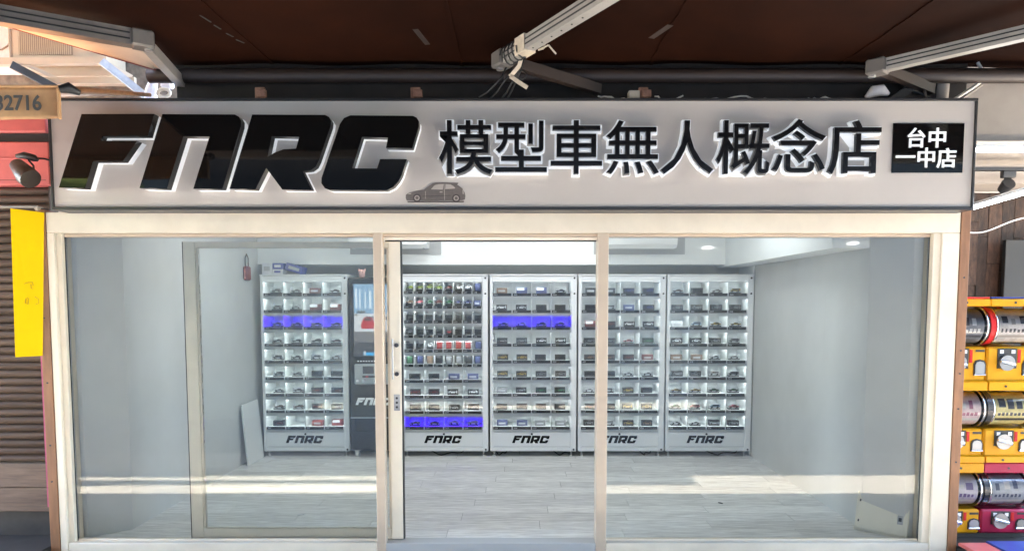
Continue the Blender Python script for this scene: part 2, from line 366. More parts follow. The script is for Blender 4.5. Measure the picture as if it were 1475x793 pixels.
def print_mat(name, base, inks, scale):
    """printed card: flat blotches of ink on a base colour"""
    m = bpy.data.materials.new(name); m.use_nodes = True; nt = m.node_tree; b = nt.nodes['Principled BSDF']; L = nt.links
    tc = nt.nodes.new('ShaderNodeTexCoord'); v = nt.nodes.new('ShaderNodeTexVoronoi'); v.inputs['Scale'].default_value = scale
    L.new(tc.outputs['Object'], v.inputs['Vector']); r = nt.nodes.new('ShaderNodeValToRGB'); r.color_ramp.interpolation = 'CONSTANT'
    sx = nt.nodes.new('ShaderNodeSeparateColor'); L.new(v.outputs['Color'], sx.inputs[0]); L.new(sx.outputs[0], r.inputs[0])
    els = r.color_ramp.elements; els[0].color = (*base, 1); els[0].position = 0; els[1].color = (*inks[0], 1); els[1].position = 0.55
    for i, k in enumerate(inks[1:]):
        e = els.new(0.55 + 0.45 * (i + 1) / len(inks)); e.color = (*k, 1)
    L.new(r.outputs[0], b.inputs['Base Color']); b.inputs['Roughness'].default_value = 0.5; return m
for _n, _c in (('card1', (0.22, 0.22, 0.24)), ('card2', (0.66, 0.62, 0.60)), ('card3', (0.74, 0.60, 0.62)), ('card4', (0.82, 0.72, 0.33)), ('card5', (0.60, 0.58, 0.66)), ('card6', (0.50, 0.54, 0.60))):
    M[_n] = mat('printed_' + _n, _c, 0.5, var=0.18, scale=28)
for _n, _c in (('inkdark', (0.05, 0.045, 0.05)), ('inkviolet', (0.16, 0.12, 0.28)), ('inkrose', (0.36, 0.12, 0.20)), ('inkwhite', (0.75, 0.74, 0.72)), ('inkslate', (0.12, 0.14, 0.22))):
    M[_n] = mat('print_' + _n, _c, 0.5)

# ---------------------------------------------------------------- ground and street
s = MB(); s.box(-60, 60, -60, 40, -0.5, -0.132)
tag(s.build('ground', M['ground']), kind='structure')
tag(bx('road', M['asphalt'], None, -60, 60, -5.45, -3.2, -0.1318, -0.124), kind='structure')
tag(bx('pavement_edge', M['darkstep'], None, -6.0, -3.078, -0.55, 0.30, -0.1315, -0.0112), kind='structure')
tag(bx('right_pavement', M['darkstep'], None, 2.908, 6.0, -0.45, 1.24, -0.1315, -0.0112), kind='structure')

# ---------------------------------------------------------------- shop room
WL, WR, YB = -2.70, 2.435, 3.05
floor = tag(bx('shop_floor', M['subfloor'], None, -2.93, 2.66, 0.119, YB + 0.1, -0.1315, -0.0035), kind='structure')
pw, plen = 0.182, 1.22; yy = 0.1195; row = 0
while yy < YB - 0.02:
    y1 = min(yy + pw, YB - 0.002); xx = -2.92 - (row * 0.47 % 1.0) * plen
    while xx < 2.65:
        a, b = max(xx, -2.92), min(xx + plen, 2.65)
        if b - a > 0.03: bx('plank', M['plank'], floor, a + 0.0015, b - 0.0015, yy + 0.0012, y1 - 0.0012, -0.0035, 0.0005)
        xx += plen
    yy += pw; row += 1
# side walls with the flared return next to the shop front
tag(MB().prism([(WL, YB), (WL, 0.30), (-2.905, 0.125), (-3.01, 0.125), (-3.01, YB)], 0, 2.62, 'z').build('left_wall', M['wall']), kind='structure')
tag(MB().prism([(WR, YB), (WR, 0.32), (2.625, 0.125), (2.84, 0.125), (2.84, YB)], 0, 2.62, 'z').build('right_wall', M['wall']), kind='structure')
tag(bx('back_wall', M['wall'], None, -3.01, 2.84, YB + 0.002, YB + 0.15, -0.01, 2.62), kind='structure')
tag(bx('shop_ceiling', M['ceil'], None, -3.01, 2.84, 0.125, YB + 0.15, 2.622, 2.75), kind='structure')
tag(bx('back_beam', M['bulk'], None, WL + 0.002, 2.175, 2.75, YB, 1.985, 2.618), kind='structure')
tag(bx('side_beam', M['bulk'], None, 2.177, WR - 0.002, 0.33, YB, 1.965, 2.618), kind='structure')
bmw = tag(bx('corner_pier', M['bulk'], None, 2.432 - 0.012 - 0.0, WR - 0.001, 2.60, YB - 0.001, 0.001, 1.964), kind='structure')
# ceiling lamps of the shop (hidden behind the header from here)
for i, (lx, ly, sx_, sy_) in enumerate(((-1.75, 1.2, 0.6, 0.6), (0.0, 1.2, 0.6, 0.6), (1.6, 1.2, 0.6, 0.6), (-1.0, 2.2, 0.9, 0.3), (0.45, 2.2, 0.9, 0.3))):
    e = empty('ceiling_lamp', (lx, ly, 2.62), ('left front', 'middle front', 'right front', 'left rear', 'right rear')[i] + ' flat ceiling lamp panel inside the shop above the header', 'ceiling lamp', 'shop ceiling lamps')
    MB().box(-sx_ / 2 - .02, sx_ / 2 + .02, -sy_ / 2 - .02, sy_ / 2 + .02, -0.03, -0.002).build('housing', M['acwhite'], e)
    MB().quad((-sx_ / 2, -sy_ / 2, -0.0315), (-sx_ / 2, sy_ / 2, -0.0315), (sx_ / 2, sy_ / 2, -0.0315), (sx_ / 2, -sy_ / 2, -0.0315)).build('diffuser', M['lamp'], e)

# wall of the building above and around the shop front
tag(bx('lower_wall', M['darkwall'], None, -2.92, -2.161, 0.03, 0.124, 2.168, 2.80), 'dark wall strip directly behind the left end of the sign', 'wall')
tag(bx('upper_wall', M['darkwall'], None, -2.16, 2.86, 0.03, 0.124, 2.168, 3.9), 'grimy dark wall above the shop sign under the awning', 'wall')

# ---------------------------------------------------------------- shop front frame
FX0, FX1, HZ0, HZ1 = -3.012, 2.843, 2.035, 2.166
fr = empty('shopfront_frame', (0, 0, 0), 'cream aluminium shopfront frame with two mullions and large fixed panes', 'window frame')
def bar(name, m, par, x0, x1, y0, y1, z0, z1, bev=0.004): return bx(name, m, par, x0, x1, y0, y1, z0, z1, bev=bev)
bar('header', M['cream'], fr, FX0, FX1, 0.0, 0.12, HZ0, HZ1)
bar('header_lip', M['beige'], fr, -2.94, 2.70, 0.045, 0.118, HZ0 - 0.022, HZ0 - 0.001, 0.002)
bar('jamb', M['cream'], fr, FX0, -2.965, 0.0, 0.12, -0.13, HZ0 - 0.001)
bar('jamb_return', M['cream'], fr, -2.9645, -2.930, 0.022, 0.118, 0.0065, HZ0 - 0.002, 0.002)
bar('jamb', M['cream'], fr, 2.728, FX1, 0.0, 0.12, -0.13, HZ0 - 0.001)
bar('jamb_return', M['cream'], fr, 2.680, 2.7275, 0.012, 0.118, 0.0065, HZ0 - 0.002, 0.002)
bar('mullion', M['beige'], fr, -0.921, -0.862, 0.002, 0.075, -0.13, HZ0 - 0.0012)
bar('mullion', M['beige'], fr, 0.523, 0.592, 0.002, 0.118, -0.13, HZ0 - 0.0012)
bar('sill', M['cream'], fr, -2.9645, -0.9215, 0.004, 0.118, -0.13, 0.006)
bar('sill', M['cream'], fr, 0.5925, 2.7275, 0.004, 0.118, -0.13, 0.006)
bar('door_track', M['doorbeige'], fr, -0.8615, 0.5225, 0.05, 0.118, HZ0 - 0.040, HZ0 - 0.0235, 0.002)
bar('track_brush', M['gasket'], fr, -0.8610, 0.5220, 0.088, 0.117, HZ0 - 0.047, HZ0 - 0.0405, 0.001)
bar('threshold', M['acgrey'], fr, -0.8615, 0.5225, 0.003, 0.118, -0.13, 0.004, 0.002)
bar('gasket', M['gasket'], fr, -2.9298, -2.9262, 0.05, 0.066, 0.0065, HZ0 - 0.023, 0)
bar('gasket', M['gasket'], fr, 2.6760, 2.6798, 0.05, 0.066, 0.0065, HZ0 - 0.023, 0)
bar('glazing_bead', M['cream'], fr, -2.9255, -0.922, 0.050, 0.056, 0.0062, 0.020, 0.001)
bar('glazing_bead', M['cream'], fr, 0.593, 2.6755, 0.050, 0.056, 0.0062, 0.020, 0.001)
for (a, b, lab) in ((-2.9258, -0.9215, 'large fixed pane left of the doorway'), (0.5925, 2.6757, 'large fixed pane right of the doorway')):
    o = bx('glass_pane', M['glass'], fr, a, b, 0.057, 0.063, 0.0064, HZ0 - 0.0228); o['label'] = lab
brn = tag(MB().box(-3.075, -3.0135, -0.004, 0.10, -0.131, 2.18, bev=0.003).build('edge_board', M['brown']), 'narrow brown timber strip along the left edge of the shopfront frame', 'timber strip', 'brown timber edge strips')
for z in (1.95, 1.49, 1.07, 0.66, 0.42): MB().cyl((-3.045, -0.0045, z), (-3.045, -0.0075, z), 0.006, 8).build('nail', M['screw'], brn)
bx('pink_edging', M['pinktape'], brn, -3.084, -3.0755, -0.002, 0.012, 0.25, 1.25)
brn2 = tag(MB().box(2.8445, 2.905, -0.004, 0.10, -0.131, 2.18, bev=0.003).build('edge_board', M['brown']), 'narrow brown timber strip along the right edge of the shopfront frame', 'timber strip', 'brown timber edge strips')
for z in (1.75, 1.28, 1.13, 0.55, 0.9): MB().cyl((2.875, -0.0045, z), (2.875, -0.0075, z), 0.006, 8).build('nail', M['screw'], brn2)

# ---------------------------------------------------------------- sliding door
dr = empty('sliding_door', (-1.47, 0.095, 0.0), 'beige aluminium sliding glass door slid open behind the left pane', 'door')
def dbar(name, x0, x1, y0, y1, z0, z1, m='doorbeige', bev=0.003): return MB().box(x0 + 1.47, x1 + 1.47, y0 - 0.095, y1 - 0.095, z0, z1, bev=bev).build(name, M[m], dr)
DZ0, DZ1 = 0.008, 1.985
dbar('stile', -2.180, -2.100, 0.08, 0.118, DZ0, DZ1)
dbar('stile_edge', -2.187, -2.1805, 0.085, 0.117, DZ0, DZ1, 'gasket', 0)
dbar('stile', -0.838, -0.760, 0.078, 0.118, DZ0, DZ1)
dbar('stile_edge', -0.7595, -0.752, 0.080, 0.117, DZ0, DZ1, 'gasket', 0)
dbar('rail', -2.0995, -0.8385, 0.082, 0.117, DZ0, 0.080)
dbar('rail', -2.0995, -0.8385, 0.082, 0.117, 1.945, DZ1)
dbar('glazing_bead', -2.0995, -2.086, 0.086, 0.112, 0.0805, 1.9445, 'cream', 0.002)
dbar('glazing_bead', -0.852, -0.8385, 0.086, 0.112, 0.0805, 1.9445, 'cream', 0.002)
dbar('glass_pane', -2.0855, -0.8525, 0.096, 0.101, 0.0805, 1.9445, 'glass', 0)
hd = MB()
hd.tube([(-0.812 + 1.47, -0.045, 1.088), (-0.812 + 1.47, -0.045, 1.352)], 0.0055, 10)
hd = hd.build('pull_handle', M['steel'], dr)
for z in (1.12, 1.31):
    MB().cyl((-0.812 + 1.47, -0.018, z), (-0.812 + 1.47, -0.046, z), 0.006, 8).build('handle_post', M['steel'], hd)
    MB().cyl((-0.790 + 1.47, -0.018, z), (-0.790 + 1.47, -0.030, z), 0.014, 12).build('handle_boss', M['screw'], hd)
lk = dbar('lock_plate', -0.812, -0.772, 0.0745, 0.0778, 0.876, 0.984, 'galv', 0.002)
for z in (0.90, 0.93, 0.96): MB().cyl((-0.792 + 1.47, -0.021, z), (-0.792 + 1.47, -0.024, z), 0.008, 10).build('lock_screw', M['screw'], lk)

# ---------------------------------------------------------------- shop sign
SX0, SX1, SZ0, SZ1 = -2.848, 2.800, 2.178, 2.815
sg = empty('shop_sign', (0, SY, SZ0), 'long pale grey signboard with big black letters above the shopfront', 'sign')
def rel(me_obj):
    me_obj.location -= sg.location; return me_obj
rel(bx('sign_box', M['signface'], sg, SX0, SX1, SY, 0.028, SZ0, SZ1))
for nm, a in (('border_strip', (SX0 - 0.014, SX1 + 0.014, SY - 0.012, 0.027, SZ1 + 0.0005, SZ1 + 0.016)), ('border_strip', (SX0 - 0.014, SX1 + 0.014, SY - 0.012, 0.027, SZ0 - 0.02, SZ0 - 0.0005)),
              ('border_strip', (SX0 - 0.014, SX0 - 0.0005, SY - 0.011, 0.026, SZ0, SZ1)), ('border_strip', (SX1 + 0.0005, SX1 + 0.014, SY - 0.011, 0.026, SZ0, SZ1))):
    rel(bx(nm, M['signedge'], sg, *a, bev=0.002))
for k in range(4):
    logo_face[k].materials.clear(); logo_face[k].materials.append(M['blackgloss'])
    o = rel(link('letter', logo_face[k], sg, (0, LY + 0.0275, 0)))
    logo_body[k].materials.clear(); logo_body[k].materials.append(M['litacr'])
    o2 = link('letter_return', logo_body[k], o, (0, 0.0535, 0))
GPX = [671, 750.5, 830, 911, 989, 1070, 1150, 1231]
em = 80.0 * 4.20 / FPX
for ch, cx_, mf, mb in zip(GLYPHS, GPX, glyph_face, glyph_back):
    c = P(cx_, 212.5, SY - 0.05); mf.materials.clear(); mf.materials.append(M['blackpaint']); mb.materials.clear(); mb.materials.append(M['litacr'])
    o = link('character', mf, sg, (c.x - 0.5 * em, SY - 0.05, c.z - 0.38 * em)); o.scale = (em, 1.0, em); rel(o)
    o2 = link('character_backing', mb, o, (0, 0.0345, 0))
# small black plate with the branch name
pl = rel(bx('branch_plate', M['blackgloss'], sg, X(1285, 213, SY), X(1387, 213, SY), SY - 0.006, SY - 0.0005, Z(249, SY), Z(178, SY)))
for ch, cx_, cy_, szp in (('台', 1319.5, 198.5, 29), ('中', 1350, 198.5, 29), ('一', 1304, 226, 29), ('中', 1334, 227, 29), ('店', 1363.5, 227.5, 29)):
    e_ = szp * 4.24 / FPX; c = P(cx_, cy_, SY - 0.01); me = small_glyph[ch]
    if not me.materials: me.materials.append(M['litacr'])
    o = link('branch_character', me, pl, (c.x - 0.5 * e_, SY - 0.012 - SY, c.z - 0.38 * e_ - SZ0)); o.scale = (e_, 0.4, e_)
    o.location -= pl.location; o.location.y = SY - 0.0115 ; o.location = Vector((c.x - 0.5 * e_, SY - 0.0115, c.z - 0.38 * e_))
# car print
def cp(q): 
    p = P(570 + q[0] / 11.35, 245 + q[1] / 11.35, SY); return (p.x, p.z)
body = [(165,420),(170,400),(230,365),(330,340),(460,318),(540,262),(610,215),(660,203),(780,199),(900,202),(1025,207),(1020,222),(1003,238),(1050,270),(1090,300),(1125,360),(1140,420),(1132,480),(1080,495),(920,497),(440,502),(180,495),(165,460)]
cpo = rel(MB().prism([cp(q) for q in body], SY - 0.0005, SY - 0.003).build('car_print', M['carprint'], sg))
def cpart(name, pts, m, lay):
    MB().prism([cp(q) for q in pts], SY - 0.003 - 0.0004, SY - 0.003 - 0.0015 * lay).build(name, M[m], cpo)
cpart('car_window', [(575,315),(640,245),(700,232),(785,228),(770,320)], 'carprint2', 1)
cpart('car_window', [(815,228),(900,235),(945,262),(975,290),(960,303),(810,312)], 'carprint2', 1)
cpart('car_headlight', [(195,398),(225,376),(262,374),(250,392)], 'carprint2', 1)
cpart('car_tail_light', [(1092,322),(1106,326),(1116,392),(1094,390)], 'carprint2', 1)
cpart('car_door_line', [(788,225),(796,225),(806,490),(798,490)], 'carprint2', 1)
cpart('car_door_line', [(484,345),(490,345),(492,470),(486,470)], 'carprint2', 1)
cpart('car_door_handle', [(720,352),(765,350),(765,366),(720,368)], 'carprint2', 1)
cpart('car_skirt', [(440,425),(900,412),(900,420),(440,433)], 'carprint3', 1)
for cx_, cyy in ((350, 455), (990, 460)):
    circ = lambda r: [(cx_ + r * math.cos(t * math.pi / 12), cyy + r * math.sin(t * math.pi / 12)) for t in range(24)]
    cpart('car_wheel', circ(68), 'carprint3', 1); cpart('car_rim', circ(42), 'carprint2', 2); cpart('car_hub', circ(27), 'carprint', 3)
cpart('car_ground_shadow', [(190,508),(1120,503),(1110,530),(200,532)], 'carprint', 1)

# ---------------------------------------------------------------- locker cabinets
CY, CD = 2.56, 0.45
cellmesh = {}
def num_obj(num, parent, x, y, z, h):
    V, Fc, cx_ = [], [], 0.0
    for d in str(num):
        vs, fs, wd = DIG[d]; o = len(V); V += [((v[0] + cx_) * h / 0.72, 0, v[1] * h / 0.72) for v in vs]; Fc += [tuple(i + o for i in f) for f in fs]; cx_ += wd + 0.06
    me = bpy.data.meshes.new('number'); me.from_pydata(V, [], Fc); me.materials.append(M['stripnum'])
    return link('number', me, parent, (x, y, z))
_shared = {}
def shared_box(key, m, *a, bev=0.0):
    k = (key, m) + tuple(round(q, 4) for q in a)
    if k not in _shared: _shared[k] = MB().box(*a, bev=bev).mesh(key, M[m])
    return _shared[k]

def cabinet(x0, x1, rows, first, blue_row, label):
    """rows: list of (columns, height) from the top. Returns the cells as (row, col, xa, xb, zfloor, ztop)"""
    W = x1 - x0; Z0, Z1 = 0.058, 1.862; zc1, zc0 = 1.808, 0.265
    t = empty('locker_cabinet', (x0, CY, 0), label, 'cabinet', 'white vending locker cabinets along the back wall')
    xa, xb = 0.030, W - 0.058
    # shell: sides, top, base, back
    bx('side_panel', M['cab'], t, 0.0, xa, 0.004, CD, Z0, Z1, bev=0.004); bx('side_panel', M['cab'], t, xb, W, 0.004, CD, Z0, Z1, bev=0.004)
    bx('top_panel', M['cab'], t, xa + 0.0002, xb - 0.0002, 0.004, CD, zc1, Z1 - 0.001, bev=0.003)
    bx('top_cap', M['cab'], t, -0.004, W + 0.004 - 0.006, -0.006, CD, Z1 + 0.0005, Z1 + 0.014, bev=0.003)
    bx('back_panel', M['cabin'], t, xa + 0.0002, xb - 0.0002, 0.31, 0.325, zc0, zc1 - 0.0002)
    bp = bx('bottom_panel', M['cab'], t, xa + 0.0002, xb - 0.0002, 0.010, CD, 0.100, zc0 - 0.0002, bev=0.002)
    bx('kick_panel', M['cab'], t, xa + 0.0002, xb - 0.0002, 0.004, CD, Z0, 0.098, bev=0.003)
    bx('panel_rim', M['galv'], t, xa + 0.012, xb - 0.012, 0.0075, 0.0098, 0.106, 0.1075); bx('panel_rim', M['galv'], t, xa + 0.012, xb - 0.012, 0.0075, 0.0098, 0.256, 0.2575)
    logo_obj(M['blackpaint'], bp, xa + (xb - xa) * 0.5 - 0.205, 0.0085, 0.142, 0.39)
    MB().cyl((xa + (xb - xa) * 0.5, 0.0098, 0.236), (xa + (xb - xa) * 0.5, 0.002, 0.236), 0.011, 12).build('lock', M['screw'], t)
    for (sx_, sz_) in ((W - 0.026, 1.838), (W - 0.026, 1.68), (W - 0.026, 0.075)):
        MB().cyl((sx_, 0.0038, sz_), (sx_, -0.002, sz_), 0.010, 10).build('screw', M['screw'], t)
    for fx in (0.04, W - 0.05):
        for fy in (0.05, CD - 0.05):
            MB().tube([(fx, fy, 0.0006), (fx, fy, 0.012), (fx, fy, 0.013), (fx, fy, Z0)], 0.012, 10, radii=[0.024, 0.022, 0.011, 0.011]).build('foot', M['steel'], t)
    MB().box(xa + 0.001, xb - 0.001, -0.001, 0.003, zc0 - 0.002, zc1 + 0.002).build('glass_door', M['clear'], t)
    bx('top_lip', M['cab'], t, xa + 0.0004, xb - 0.0004, 0.006, 0.0118, zc1 - 0.014, zc1 - 0.0004)
    cells = []; z = zc1; n = first; tot = sum(h for _, h in rows); k = (zc1 - zc0) / tot
    for r, (cn, h) in enumerate(rows):
        zt = z; zb = z - h * k; z = zb; cw = (xb - xa) / cn
        bx('shelf', M['cabin'], t, xa + 0.0004, xb - 0.0004, 0.0122, 0.3095, zb + 0.0002, zb + 0.046)
        bx('shelf_lip', M['cab'], t, xa + 0.0004, xb - 0.0004, 0.006, 0.0118, zb - 0.013 if r < len(rows) - 1 else zb + 0.0004, zb + 0.0175)
        lm = 'ledblue' if r == blue_row else 'led'
        MB().quad((xa + 0.006, 0.014, zt - 0.004), (xa + 0.006, 0.026, zt - 0.004), (xb - 0.006, 0.026, zt - 0.004), (xb - 0.006, 0.014, zt - 0.004)).build('led_bar', M[lm], t)
        for c in range(cn):
            ca = xa + c * cw; cb = ca + cw
            if c: bx('divider', M['cabin'], t, ca - 0.004, ca + 0.004, 0.014, 0.3093, zb + 0.0464, zt - 0.008)
            sm = shared_box('price_strip', 'strip', 0.004, cw - 0.010, 0.0, 0.004, 0.0, 0.030)
            ps = link('price_strip', sm, t, (ca, 0.0075, zb + 0.0178))
            num_obj(n, ps, 0.014 if cn == 4 else 0.010, -0.0006, 0.007, 0.016); n += 1
            cells.append((r, c, cn, x0 + ca, x0 + cb, zb + 0.0462, zt - 0.008))
    return t, cells

ORD = ['first', 'second', 'third', 'fourth', 'fifth', 'sixth', 'seventh', 'eighth', 'ninth', 'tenth']
PAINT = {}
def paint(c, rough=0.3):
    k = (tuple(round(v, 3) for v in c), rough)
    if k not in PAINT: PAINT[k] = mat('model_paint_%d' % len(PAINT), c, rough, coat=0.0)
    return PAINT[k]
COLS = {'k': ('black', (0.03, 0.03, 0.032)), 'g': ('grey', (0.22, 0.23, 0.24)), 'w': ('white', (0.72, 0.73, 0.74)), 'r': ('red', (0.28, 0.035, 0.03)), 'm': ('maroon', (0.13, 0.035, 0.03)),
        'b': ('blue', (0.06, 0.075, 0.18)), 'y': ('yellow', (0.40, 0.29, 0.08)), 'n': ('green', (0.06, 0.16, 0.08)), 'l': ('lime', (0.22, 0.28, 0.05)), 'p': ('pink', (0.62, 0.18, 0.20)), 's': ('silver', (0.45, 0.46, 0.47)), 'o': ('brown', (0.22, 0.14, 0.09)), 'c': ('pale blue', (0.3, 0.42, 0.55))}
def car_mesh(code, kind):
    key = ('car', code, kind)
    if key in _shared: return _shared[key]
    s = MB(); L_, Wd, H_ = 0.092, 0.040, 0.030
    prof = [[(-.5, .22), (-.48, .48), (-.20, .58), (-.02, .98), (.26, 1.0), (.44, .62), (.5, .55), (.5, .2)],
            [(-.5, .2), (-.49, .44), (-.16, .54), (-.02, .86), (.20, .88), (.36, .58), (.5, .56), (.5, .2)],
            [(-.5, .2), (-.48, .55), (-.30, .62), (-.22, 1.05), (.46, 1.08), (.5, .6), (.5, .2)]][kind]
    s.prism([(a * L_, b * H_) for a, b in prof], -Wd / 2, Wd / 2)
    s.cur = 1
    win = [[(-.16, .60), (-.01, .90), (.24, .92), (.36, .62)], [(-.12, .56), (-.01, .80), (.18, .82), (.30, .58)], [(-.26, .65), (-.20, .97), (.40, 1.0), (.44, .65)]][kind]
    s.prism([(a * L_, b * H_) for a, b in win], -Wd / 2 - 0.0008, Wd / 2 + 0.0008)
    for wx in (-.31, .31):
        for sy_ in (-1, 1): s.cyl((wx * L_, sy_ * (Wd / 2 - 0.006), 0.0075), (wx * L_, sy_ * (Wd / 2 + 0.0015), 0.0075), 0.0082, 8)
    _shared[key] = s.mesh('car', [paint(COLS[code][1], 0.25), M['strip']]); return _shared[key]
CASEEDGE = mat('clear_case_edge', (0.55, 0.57, 0.58), 0.25)
CARD = {k: mat('carton_' + v[0].replace(' ', '_'), tuple(q * 0.75 for q in v[1]), 0.5, var=0.25, scale=60) for k, v in COLS.items()}
GRP = {}
def item(cell, code, cabname, cabrows):
    """code: kind letter + colour. d=window carton, c=clear case, x=closed carton, t=tall blister, v=bare car, h = box with dark card head"""
    r, c, cn, xa, xb, z0, z1 = cell
    kd, cc = code[0], code[1]; cname = COLS[cc][0]
    rowname = 'top' if r == 0 else ('bottom' if r == cabrows - 1 else ORD[r])
    where = '%s from left in %s row of %s' % (ORD[c], rowname, cabname)
    cw = xb - xa; small = cn == 8
    cxm = (xa + xb) / 2 + rnd.uniform(-0.006, 0.006) + (0.012 if not small else 0.0) * (1 if 'leftmost' in cabname else -0.4)
    y0 = CY + 0.055 + rnd.uniform(0, 0.02)
    sx_ = 0.62 if small else 1.0
    kn = {'d': '%s window carton with model car', 'c': 'clear case with %s model car', 'x': 'closed %s model car carton', 't': 'tall blister pack with %s model', 'v': 'small %s model car without case', 'h': 'wide %s carton with white top'}[kd] % cname
    nm = {'d': 'model_car_carton', 'c': 'model_car_case', 'x': 'model_car_carton', 't': 'blister_pack', 'v': 'model_car', 'h': 'model_car_carton'}[kd]
    e = empty(nm, (cxm, y0, z0 + 0.0005), kn + ', ' + where, {'c': 'display case', 'd': 'carton', 'x': 'carton', 'h': 'carton', 't': 'blister pack', 'v': 'model car'}[kd], 'boxed model cars in the locker cells', rz=rnd.uniform(-0.06, 0.06))
    hw = 0.055 * sx_; dp = 0.052; h = 0.056
    kind = rnd.choice((0, 1, 1, 2))
    def sb(name, m, *a): return link(name, shared_box(name, m, *a), e)
    def lk_(name, key, fn):
        if key not in _shared: _shared[key] = fn()
        return link(name, _shared[key], e)
    if kd == 'd':
        def shell():
            s = MB(); s.box(-hw, hw, 0, dp, 0, 0.010); s.box(-hw, hw, dp - 0.003, dp, 0.0102, h); s.box(-hw, -hw + 0.010, 0, dp - 0.0032, 0.0102, h); s.box(hw - 0.010, hw, 0, dp - 0.0032, 0.0102, h); s.box(-hw + 0.0102, hw - 0.0102, 0.0, dp - 0.0032, h - 0.008, h)
            return s.mesh('carton', CARD['k'])
        lk_('carton', ('shell', small), shell)
        o = link('car', car_mesh(cc, kind), e, (0, dp / 2 - 0.003, 0.0135)); o.scale = (sx_ * 1.0, 1, 1.12)
    elif kd == 'c':
        sb('case_base', 'strip', -hw, hw, 0, dp, 0, 0.012)
        o = link('car', car_mesh(cc, kind), e, (0, dp / 2, 0.0145)); o.scale = (sx_ * 1.05, 1, 1.1)
        def edges():
            s = MB(); q = 0.0016
            for xx in (-hw + q, hw - q):
                for yy_ in (q, dp - q): s.box(xx - q, xx + q, yy_ - q, yy_ + q, 0.0122, h)
            for yy_ in (q, dp - q): s.box(-hw + 2.1 * q, hw - 2.1 * q, yy_ - q, yy_ + q, h - 2 * q, h)
            return s.mesh('case_edges', CASEEDGE)
        lk_('case_edges', ('edges', small), edges)
        def cover():
            return MB().box(-hw + 0.0018, hw - 0.0018, 0.0018, dp - 0.0018, 0.0123, h - 0.001).mesh('case_cover', M['clear'])
        lk_('case_cover', ('cover', small), cover)
    elif kd in 'xh':
        hh = h * (1.12 if kd == 'h' else 1.0)
        def box_(): return MB().box(-hw, hw, 0, dp, 0, hh, bev=0.0012).mesh('carton', CARD[cc])
        lk_('carton', ('xbox', kd, small, cc), box_)
        if kd == 'h': sb('carton_label', 'whitebox', -hw + 0.004, hw * 0.45, -0.0012, -0.0003, hh * 0.5, hh - 0.004)
        else: sb('carton_label', 'galv', -hw * 0.7, hw * 0.6, -0.0012, -0.0003, h * 0.28, h * 0.62)
    elif kd == 't':
        def card(): return MB().box(-0.034, 0.034, 0.012, 0.015, 0, 0.125).mesh('backing_card', M['whitebox'] if cc == 'r' else CARD['k'])
        lk_('backing_card', ('tcard', cc), card)
        def blis(): return MB().box(-0.028, 0.028, -0.004, 0.0118, 0.004, 0.075, bev=0.004).mesh('blister', CARD[cc])
        lk_('blister', ('tbl', cc), blis)
        def pr(): return MB().prism([(-0.03, 0.08), (0.004, 0.08), (0.016, 0.12), (-0.012, 0.12)], 0.0110, 0.0119).mesh('card_print', CARD['r' if cc == 'r' else 'g'])
        lk_('card_print', ('tpr', cc), pr)
    elif kd == 'v':
        o = link('car', car_mesh(cc, kind), e, (0, dp / 2, 0.0235)); o.scale = (0.8, 1.0, 1.35)
        sb('stand', 'strip', -0.036, 0.036, 0.004, dp - 0.004, 0, 0.022)

R9 = [(4, 1.0)] * 9
RB = [(8, 0.92)] * 6 + [(4, 1.0)] * 4
cabs = [
 ('leftmost cabinet', (-2.612, -1.722), R9, 101, 2, 'leftmost white locker cabinet with a blue lit third row, left of black kiosk',
  ['cg cg xm ck', 'cs cw hm hm', 'cg cg ck ck', 'cg cg ck cm', 'cg cg cs cs', 'cg cg dk dk', 'cs cg dm dm', 'cm cm dm dg', 'dm -- xr hr']),
 ('second cabinet', (-1.180, -0.292), RB, 201, 9, 'second white locker cabinet with narrow cells and blue lit bottom row',
  ['vl vl vl vl vm vw vw tb', 'vo vp vn vm vn vb vb xb', 'dk dk dk dk dk dk dk dk', 'dg dk dk dk dr dk dk dk', 'dk dk vw tr tr tr tr tb', 'tn tb to tk tg tg tk tb', 'dk dk xb xb', 'dm dm dw dw', 'dk dk dg dg', 'cg cg cw cw']),
 ('middle cabinet', (-0.272, 0.616), R9, 301, 2, 'middle white locker cabinet with a bright blue lit third row',
  ['xo hb hb cg', 'dw dw dk dk', 'cb cw cb cb', 'dg dg dw dw', 'dy dy dk dk', 'dy dy dg dg', 'xg dg dn dn', 'dk dk dk dk', 'xb xb xg xg']),
 ('fourth cabinet', (0.634, 1.522), R9, 401, -1, 'fourth white locker cabinet, partly behind the right mullion',
  ['xk xk db db', 'dk cw xb db', 'hm dm dw dw', 'dg dg cp dn', 'do do dm xm', 'dk dk cw cw', 'cw cw dy dk', 'dm dk dy dy', 'dg cw dy do']),
 ('rightmost cabinet', (1.538, 2.416), R9, 501, -1, 'rightmost white locker cabinet against the right wall, no blue row',
  ['co dk cs cy', 'dg dg dg dg', 'xw cc cy cy', 'dw dw dg cg', 'xo xo cw cw', 'dg dg cw cg', 'cy cy cn cn', 'cn cp cc cp', 'cw cw dg dg']),
]
for nm, (x0, x1), rows, first, br, lab, spec in cabs:
    t, cells = cabinet(x0, x1, rows, first, br, lab)
    codes = ' '.join(spec).split()
    for cell, code in zip(cells, codes):
        if code != '--': item(cell, code, nm, len(rows))
